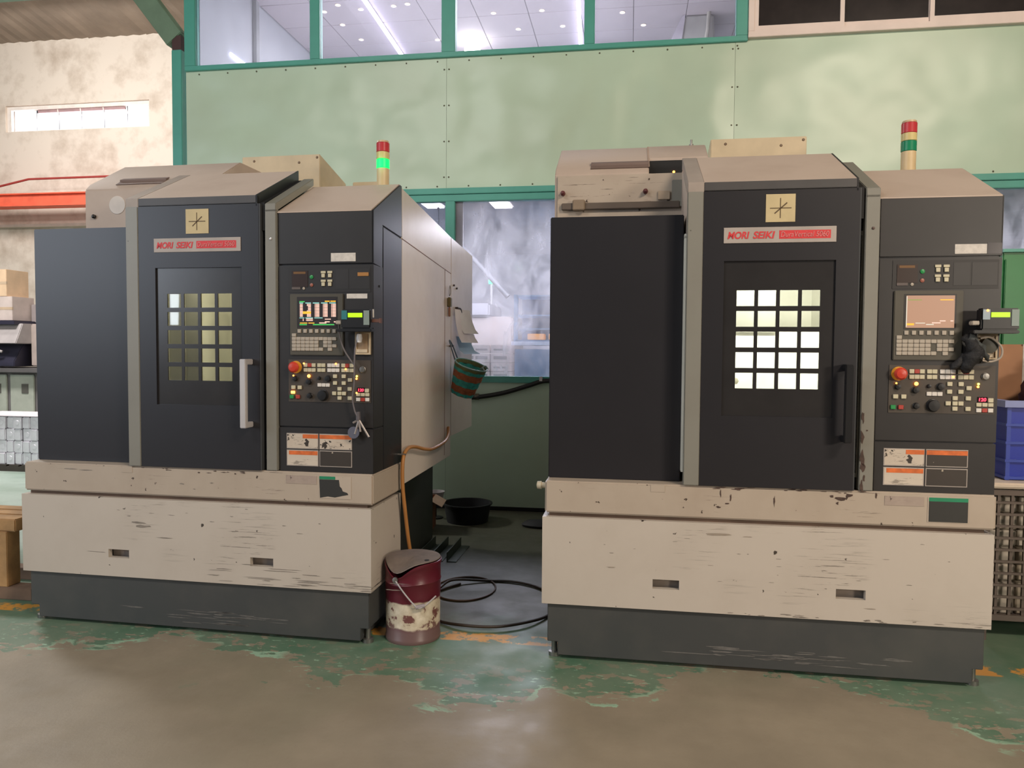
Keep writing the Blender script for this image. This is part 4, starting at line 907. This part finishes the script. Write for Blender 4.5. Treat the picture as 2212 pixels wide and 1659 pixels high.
# bench with flat cartons just behind the glass
t = thing('workroom_bench', 'grey steel bench behind the filmed window', 'bench', (-1.2, 7.5, 0))
MB().box(-.75, .75, -.28, .16, 1.17, 1.21).build('bench_top', mat('bench_grey', (140, 140, 146), .5), t, .004)
for x in (-.7, .7):
    for y in (-.24, .12): MB().box(x-.025, x+.025, y-.025, y+.025, 0, 1.17).build('leg', MATS['bench_grey'], t)
CBW = mat('pale_carton', (206, 186, 180), .8, var=.05); SLT = mat('carton_slot', (104, 88, 88), .8)
for r in range(4):
    for c_, (x0, x1) in enumerate(((-1.66, -1.36), (-1.35, -1.16))):
        z0 = 1.21+r*.088; t = thing('flat_carton', ('wide' if c_ == 0 else 'narrow')+' pale flat carton with hand slot, '+('lowest', 'second', 'third', 'topmost')[r]+' of its stack behind the film', 'box', ((x0+x1)/2, 7.48, z0), 0, 'flat cartons behind the film'); w = (x1-x0)/2
        MB().box(-w, w, -.16, .16, .002, .084).build('carton_body', CBW, t, .003)
        for s_ in ((-w*.85, -w*.1), (w*.05, w*.85)) if c_ == 0 else ((-w*.7, w*.7),):
            MB().box(s_[0], s_[1], -.163, -.16, .03, .048 if r % 2 else .062).build('hand_slot', SLT, t)
# blue glazed cabinet with amber trays
t = thing('blue_cabinet', 'pale blue glazed cabinet with amber lit trays behind the film', 'cabinet', (-.62, 7.9, 0))
BLU = mat('pale_blue_steel', (120, 150, 182), .5)
MB().box(-.55, .55, -.2, .3, 0, 1.52).build('cabinet_body', BLU, t, .005)
MB().box(-.58, .58, -.24, .3, 1.56, 1.60).build('worktop', mat('blue_white_top', (206, 220, 240), .4), t, .004)
for x in (-.54, .54): MB().box(x-.02, x+.02, -.2, -.16, 1.6, 2.08).build('post', BLU, t)
for z in (1.60, 1.72, 1.86, 2.06): MB().box(-.54, .54, -.2, .28, z, z+.015).build('shelf', BLU, t)
MB().box(-.54, .54, .27, .285, 1.6, 2.08).build('back_panel', mat('blue_grey_panel', (128, 132, 146), .6), t)
for x in (-.42, -.20, .02, .24): MB().box(x, x+.17, -.18, 0, 1.62, 1.68).build('amber_tray', mat('amber_tray', (226, 170, 110), .5, emit=(255, 180, 100), es=.35), t, .004)
# grey machine with green lamp further in
t = thing('grey_machine', 'dim grey brown machine with a green lamp deep behind the film', 'machine', (-2.0, 10.2, 0))
MB().box(-.75, .5, -.5, .5, 0, 1.95).build('machine_body', mat('grey_brown_machine', (122, 112, 108), .6), t, .02)
MB().box(-.32, -.14, -.52, -.5, .9, 1.9).build('pale_door', mat('pale_door', (190, 172, 150), .6), t)
MB().box(-.75, .2, -.55, .4, 1.95, 2.12).build('machine_hood', mat('pale_hood', (104, 104, 110), .6), t, .02)
MB().lathe([(.02, 2.12), (.02, 2.40)], (.16, -.2, 0), n=14).build('lamp_post', mat('pole_grey', (130, 130, 130), .5), t)
MB().lathe([(.035, 2.40), (.04, 2.41), (.04, 2.45), (.0001, 2.47)], (.16, -.2, 0), n=14).build('lamp_lens', LED_G, t)
t = thing('ceiling_duct', 'grey diagonal duct under the workroom ceiling', 'duct', (-1.75, 9.6, 2.3)); MB().tube([(-.45, 0, .6), (.2, 0, -.1)], .035, 10, False).build('duct', mat('duct_grey', (56, 58, 62), .6), t)
t = thing('wall_hook', 'small dark wire hook hanging inside the workroom window', 'hook', (-1.80, WALL+.05, 2.62)); MB().tube([(0, 0, .22), (0, 0, .05), (-.02, 0, -.04), (-.05, 0, -.02), (-.06, 0, .06)], .005, 6).build('hook', BLKPL, t); MB().lathe([(.012, 0), (.012, .01)], (0, 0, .22), axis='y', n=10).build('hook_pad', mat('dark_pad', (80, 60, 74), .5), t)
# office: tubes, globe lamp, discs for reflected hall lamps, air unit
TUBE = emis('tube_white', (225, 225, 255), 6, (240, 240, 245))
for (xa, ya, xb, yb, lb) in ((-2.91, 7.35, -2.995, 9.78, 'long glowing tube on the office ceiling beside the bright globe lamp'), (-.57, 7.6, -.66, 9.80, 'long glowing tube on the office ceiling between globe lamp and air unit')):
    t = thing('fluorescent_tube', lb, 'tube light', (xa, ya, CE), 0, 'long office tubes'); MB().tube([(0, 0, -.045), (xb-xa, yb-ya, -.045)], .024, 10, False).build('tube', TUBE, t)
    MB().tube([(0, 0, -.012), (xb-xa, yb-ya, -.012)], .012, 6, False).build('batten', WFR, t)
t = thing('globe_lamp', 'very bright white globe lamp under the office ceiling', 'lamp', (-2.0, 9.45, CE)); MB().lathe([(.0001, -.20), (.06, -.185), (.10, -.13), (.10, -.09), (.06, -.04), (.03, -.03), (.03, 0)], n=24).build('globe', emis('globe_glow', (255, 250, 245), 30, (250, 250, 250)), t)
for i, (x, y) in enumerate(((-3.53, 8.43), (-3.45, 8.79), (-3.31, 8.29), (-3.09, 8.43), (-2.69, 8.40), (-2.52, 8.375), (-2.43, 9.37), (-3.38, 9.235), (-1.60, 8.73), (-1.04, 8.74), (-.84, 9.19), (-1.38, 9.20), (-.13, 8.92), (.115, 9.29))):
    t = thing('reflection_disc', 'small warm glowing disc for a reflected hall lamp on the office ceiling', 'reflection_disc', (x, y, CE), 0, 'reflected hall lamps'); MB().lathe([(.026, -.004), (.034, -.008), (.034, 0)], n=14).build('rim', WFR, t); MB().lathe([(.0001, -.006), (.026, -.006)], n=14).build('lens', emis('warm_dot', (255, 240, 215), 2.2, (230, 220, 210)), t)  # glowing discs added in place of hall lamps mirrored in the glass
for i, (xa, ya, za, xb, yb, zb) in enumerate(((-4.205, 7.55, 4.62, -4.205, 7.95, 4.62), (-4.205, 8.05, 4.62, -4.205, 8.4, 4.62))):
    t = thing('reflection_dash', 'short glowing dash for a lamp reflection on the grey office end wall', 'tube light', (xa, ya, za), 0, 'short reflection dashes'); MB().tube([(0, 0, 0), (0, yb-ya, 0)], .014, 8, False).build('tube', TUBE, t)  # glowing dashes added in place of reflections in the first pane
MB().box(-4.215, -4.17, 8.05, 8.12, 3.05, CE).build('trim_2', mat('grey_conduit', (172, 172, 170), .5), kind='structure', label='grey vertical cover strip on the office end wall')
t = thing('air_conditioner', 'grey air unit with a curved drain pipe under the office ceiling', 'air conditioner', (.75, 9.3, CE))
AC = mat('air_unit_grey', (196, 194, 188), .6)
MB().prism_y([(-.16, 0), (.16, 0), (.18, -.30), (.02, -.36), (-.20, -.30)], -.2, .3).build('unit_body', AC, t, .02)
MB().prism_y([(-.20, -.02), (-.16, 0), (-.20, -.30), (-.42, -.62), (-.47, -.60)], -.22, -.18).build('deflector', mat('unit_white', (220, 212, 222), .5), t)
MB().tube([(.10, -.25, 0), (.09, -.25, -.2), (.08, -.25, -.32), (.16, -.25, -.40), (.22, -.25, -.55), (.23, -.25, -.8)], .022, 10).build('drain_pipe', mat('pipe_cream', (206, 202, 188), .5), t)
area('office_lamp', (-1.6, 8.5, 5.25), (-1.6, 8.5, 3), 3.0, 1.5, 110, (.96, .94, 1))
area('office_ceiling_fill', (-1.6, 8.2, 3.2), (-1.6, 8.6, 6), 5.0, 1.2, 75, (.97, .94, 1))  # unseen upward light added to brighten the office ceiling

# ================================================================== LEFT BACKGROUND
t = thing('crane_beam', 'orange red crane beam spanning in front of the far wall', 'crane', (-13.5, 14.4, 4.62))
CR = mat('crane_red', (232, 104, 76), .5)
MB().box(-3, 6.5, -.1, .1, -.11, .11).build('beam_web', CR, t); MB().box(-3, 6.5, -.16, .16, .11, .135).build('beam_flange', CR, t); MB().box(-3, 6.5, -.16, .16, -.135, -.11).build('beam_flange', CR, t)
MB().tube([(-3, 0, .02), (-.2, 0, .26), (.85, 0, .46), (3.0, 0, .47), (6.5, 0, .47)], .022, 6, False).build('tie_rod', mat('crane_dark_red', (160, 60, 54), .6), t)
MB().box(-.35, -.05, -.13, -.105, -.09, .09).build('number_plate', mat('crane_plate', (206, 110, 90), .5), t)
# shiny stacked aluminium blocks on a pallet
t = thing('steel_pallet', 'dark pallet under the stack of aluminium blocks', 'pallet', (-7.35, 8.45, 0))
for y in (-.35, 0, .35): MB().box(-.75, .75, y-.05, y+.05, 0, .06).build('skid', mat('dark_wood', (70, 62, 54), .8), t)
for i in range(9): x = -.75+i*.17; MB().box(x, x+.13, -.40, .40, .06, .08).build('deck_board', MATS['dark_wood'], t)
ALU = mat('bright_aluminium', (236, 232, 238), .3, .3, var=.1, vs=9)
am = [MB().box(-.052, .052, -.12, .12, 0, .142).mesh('aluminium_block', ALU, .012, 2), MB().box(-.052, .052, -.12, .12, 0, .142).lathe([(.03, 0), (.03, .004)], (0, -.12, .075), axis='y', n=12).mesh('aluminium_block', ALU, .010, 1)]
for r in range(4):
    for c_ in range(12):
        for k in range(2):
            ob('aluminium_block', am[(c_*3+r+k) % 2], None, 'shiny aluminium block in the '+('bottom', 'second', 'third', 'top')[r]+' layer, '+('front', 'rear')[k]+' row of the stack', 'metal block', 'stacked aluminium blocks', None, (-7.98+c_*.111+random.uniform(-.004, .004), 8.20+k*.28+random.uniform(-.012, .012), .081+r*.146), (0, 0, random.uniform(-.015, .015)))
ob('plastic_sheet', MB().box(-.68, .68, -.16, .42, 0, .010).mesh('plastic_sheet', mat('pale_wrap', (236, 226, 230), .35), .003), None, 'pale plastic sheet on top of the aluminium stack', 'plastic sheet', None, None, (-7.36, 8.22, .668))
# wooden pallet frame left of the machine
t = thing('wooden_stand', 'worn wooden pallet stand beside the left machine', 'pallet', (-4.05, 4.10, 0))
WD = mat('worn_timber', (178, 138, 92), .75, var=.25, vs=7, bump=.3, bs=30)
for i in range(4): MB().box(-.42, .47, -.18+i*.125, -.075+i*.125, .405, .480 if i == 0 else .45).build('top_board', WD, t, .006)
for x in (-.40, .335):
    for y in (-.14, .22): MB().box(x, x+.085, y-.05, y+.05, .075, .405).build('post', WD, t, .004)
for y in (-.19, .17): MB().box(-.42, .58, y, y+.10, 0, .075).build('skid', mat('dark_timber', (122, 98, 80), .8, vs=7, var=.2), t, .004)
# old lathe-like machine and cartons in the far left
t = thing('grey_lathe', 'old grey lathe with pale green base cabinets behind the aluminium stack', 'lathe', (-9.2, 10.3, 0))
LG = mat('lathe_grey', (162, 154, 152), .6); LP = mat('lathe_pale_green', (170, 172, 160), .6); LK = mat('lathe_dark', (44, 42, 58), .5)
MB().box(-1.2, 1.2, -.28, .5, .0, 1.12).build('base_cabinet', mat('lathe_base_dark', (112, 106, 106), .6), t)
for x0, x1 in ((-.75, -.33), (-.28, -.02), (.04, .44), (.5, .95)):
    d_ = MB().box(x0, x1, -.31, -.28, .15, 1.10).build('cabinet_door', LP, t, .008)
    MB().box(x1-.20, x1-.09, -.318, -.31, .82, .96).build('door_vent', mat('vent_dark', (90, 86, 80), .6), d_)
MB().box(-1.2, 1.25, -.45, .5, 1.13, 1.20).build('chip_tray', mat('tray_dark', (96, 92, 92), .5), t, .01)
MB().prism_x([(-.42, 1.22), (-.42, 1.30), (-.2, 1.62), (.3, 1.62), (.3, 1.22)], -1.1, .22).build('cross_slide', LK, t, .01)
MB().prism_x([(-.5, 1.56), (-.36, 1.86), (.3, 1.86), (.3, 1.56)], -1.1, .32).build('slide_cover', LG, t, .01)
MB().box(.30, 1.2, -.2, .4, 1.22, 1.86).build('headstock', mat('headstock_grey', (176, 160, 152), .6), t, .02)
MB().box(-1.1, .26, -.45, .3, 1.84, 1.90).build('dark_visor', LK, t, .005)
MB().box(.19, 1.1, -.05, .4, 1.88, 2.16).build('rear_cover', mat('rear_cover_grey', (142, 132, 130), .6), t, .01)
MB().tube([(-.9, -.5, 1.42), (-.4, -.52, 1.47), (-.1, -.5, 1.48), (.05, -.45, 1.44)], .02, 8).build('coolant_pipe', LG, t)
MB().box(.45, .75, -.23, -.2, 1.24, 1.40).build('chuck_guard', mat('guard_brown', (108, 94, 92), .6), t)
for i, (x0, x1, z0, z1, c_, lb) in enumerate(((-9.9, -9.04, 1.905, 2.26, (196, 180, 172), 'larger pale carton standing on the grey lathe'), (-9.9, -9.13, 2.262, 2.66, (206, 176, 144), 'tan carton on top of the larger pale carton'))):
    t = thing('carton', lb, 'box', ((x0+x1)/2, 10.15, z0)); w = (x1-x0)/2
    MB().box(-w, w, -.22, .2, 0, z1-z0).build('carton_body', mat('carton_%d' % i, c_, .8), t, .004); MB().box(-w-.001, w+.001, -.222, -.2, (z1-z0)*.5-.02, (z1-z0)*.5+.02).build('tape', mat('tape_tan', (190, 166, 140), .4), t)

# ================================================================== RIGHT BACKGROUND
t = thing('green_locker', 'deep green steel locker beside the right machine', 'cabinet', (2.86, 5.6, 0))
GL = mat('deep_green', (30, 122, 62), .4, var=.08)
MB().box(-.45, .45, -.2, .3, 0, 2.165).build('locker_body', GL, t, .006)
for x0, x1 in ((-.44, -.005), (.005, .44)):
    d_ = MB().box(x0, x1, -.215, -.2, .06, 2.12).build('locker_door', GL, t, .004); MB().box(x1-.06 if x0 < 0 else x0+.03, x1-.03 if x0 < 0 else x0+.06, -.235, -.215, 1.05, 1.17).build('handle', SILVER, d_, .003)
MB().box(-.46, .46, -.225, .3, 2.165, 2.185).build('locker_top', TEAL, t)
t = thing('mesh_cage', 'grey wire mesh stillage full of metal parts beside the right machine', 'cage', (2.35, 4.55, 0))
CG = mat('cage_steel', (104, 94, 88), .5, .5)
x0, x1, y0, y1 = -.50, .55, -.30, .45
for x in (x0, x1):
    for y in (y0, y1): MB().box(x-.02, x+.02, y-.02, y+.02, 0, .80).build('corner_post', CG, t)
for z in (.12, .78):
    MB().box(x0, x1, y0-.015, y0+.015, z-.015, z+.015).box(x0, x1, y1-.015, y1+.015, z-.015, z+.015).box(x0-.015, x0+.015, y0, y1, z-.015, z+.015).box(x1-.015, x1+.015, y0, y1, z-.015, z+.015).build('rim_frame', CG, t)
vm = MB().box(-.007, .007, -.007, .007, .12, .78).mesh('wire', CG); hm_ = MB().box(x0, x1, -.007, .007, -.006, .006).mesh('wire', CG)
sm_ = MB().box(-.007, .007, y0, y1, -.006, .006).mesh('wire', CG)
for i in range(1, 16): ob('wire', vm, t, loc=(x0+i*.0656, y0, 0))
for j in range(10): ob('wire', hm_, t, loc=(0, y0-.012, .17+j*.062)); ob('wire', sm_, t, loc=(x0-.012, 0, .17+j*.062))
for i in range(1, 11): ob('wire', vm, t, loc=(x0, y0+i*.068, 0))
MB().box(x0, x1, y0, y1, .10, .12).build('cage_floor', CG, t)
CP = [mat('part_grey', (176, 168, 156), .5, .3), mat('part_dark', (64, 60, 60), .6), mat('part_tan', (158, 148, 132), .5, .3)]
pmesh = [MB().box(-.075, .075, -.1, .1, 0, .088).mesh('metal_part', m, .008, 1) for m in CP]
for r in range(7):
    for c_ in range(6):
        i = 0 if r > 3 else (c_*5+r*3) % 3
        ob('metal_part', pmesh[i], None, ('grey', 'dark', 'tan')[i]+' cast metal part inside the mesh stillage, layer '+('one', 'two', 'three', 'four', 'five', 'six', 'seven')[r]+' from the floor', 'metal part', 'parts in the mesh stillage', None, (2.35-.395+c_*.163, 4.39+random.uniform(0, .02), .121+r*.0905), (0, 0, random.uniform(-.02, .02)))
ob('cover_sheet', MB().box(-.54, .58, -.34, .48, 0, .030).mesh('cover_sheet', mat('cover_white', (220, 206, 190), .7, var=.15, vs=3), .010, 2), None, 'folded white sheet laid over the mesh stillage', 'sheet', None, None, (2.35, 4.55, .803))
t = thing('blue_crate', 'deep blue ribbed plastic crate on the white sheet', 'crate', (2.43, 4.60, .835))
BC = mat('crate_blue', (26, 50, 165), .4); 
MB().plate([-.45, .5], [0, .40], lambda i, j: True, -.28, -.265).plate([-.45, .5], [0, .40], lambda i, j: True, .265, .28).box(-.45, -.435, -.265, .265, 0, .40).box(.485, .5, -.265, .265, 0, .40).box(-.435, .485, -.265, .265, 0, .02).build('crate_body', BC, t)
for z in (.005, .095, .19, .285): MB().box(-.465, .515, -.295, -.28, z, z+.014).box(-.465, -.45, -.28, .28, z, z+.014).build('rib', mat('crate_blue_light', (52, 74, 172), .4), t)
for x in (-.46, -.28, -.1, .08, .26, .44): MB().box(x, x+.02, -.292, -.28, 0, .39).build('rib', mat('crate_blue_light', (52, 74, 172), .4), t)
MB().plate([-.48, -.44, .49, .53], [0, .035], lambda i, j: True, -.31, -.27).box(-.48, -.44, -.27, .31, .0, .035).build('rim', mat('crate_rim', (140, 152, 206), .4), t).location = (0, 0, .385)
t = thing('cloth_bundle', 'dark maroon cloth bundle heaped in the blue crate', 'cloth', (2.43, 4.58, .86))
def lump(rx, ry, rz, seed, m, name, par, loc):
    b = MB(); b.lathe([(.0001 if i in (0, 10) else sin(pi*i/10), -cos(pi*i/10)) for i in range(11)], n=20); me = b.mesh(name, m)
    for v in me.vertices:
        k = 1+.16*mnoise.fractal(v.co*2.2+Vector((seed, 0, 0)), 1, 2, 3); v.co = Vector((v.co.x*rx*k, v.co.y*ry*k, (v.co.z+1)*rz*k))
    return ob(name, me, par, loc=loc)
lump(.34, .17, .15, 12, mat('grey_rag', (104, 92, 90), .9), 'cloth', t, (.02, -.07, 0)); lump(.21, .15, .13, 3, mat('maroon_cloth', (70, 34, 42), .9), 'cloth', t, (-.10, -.07, .29)); lump(.16, .13, .10, 5, mat('grey_rag2', (128, 116, 110), .9), 'cloth', t, (.22, -.07, .28)); lump(.10, .09, .06, 9, mat('teal_cloth', (96, 140, 140), .9), 'cloth', t, (-.02, -.05, .53))
t = thing('brown_parcel', 'brown wrapped parcel propped in the blue crate behind the cloth', 'parcel', (2.30, 4.795, .856), 0); MB().box(-.22, .14, -.05, .05, .005, .70).build('parcel_body', mat('parcel_brown', (166, 122, 90), .7), t, .01); MB().box(-.06, -.02, -.052, .052, .005, .701).build('strap', PAPER, t)
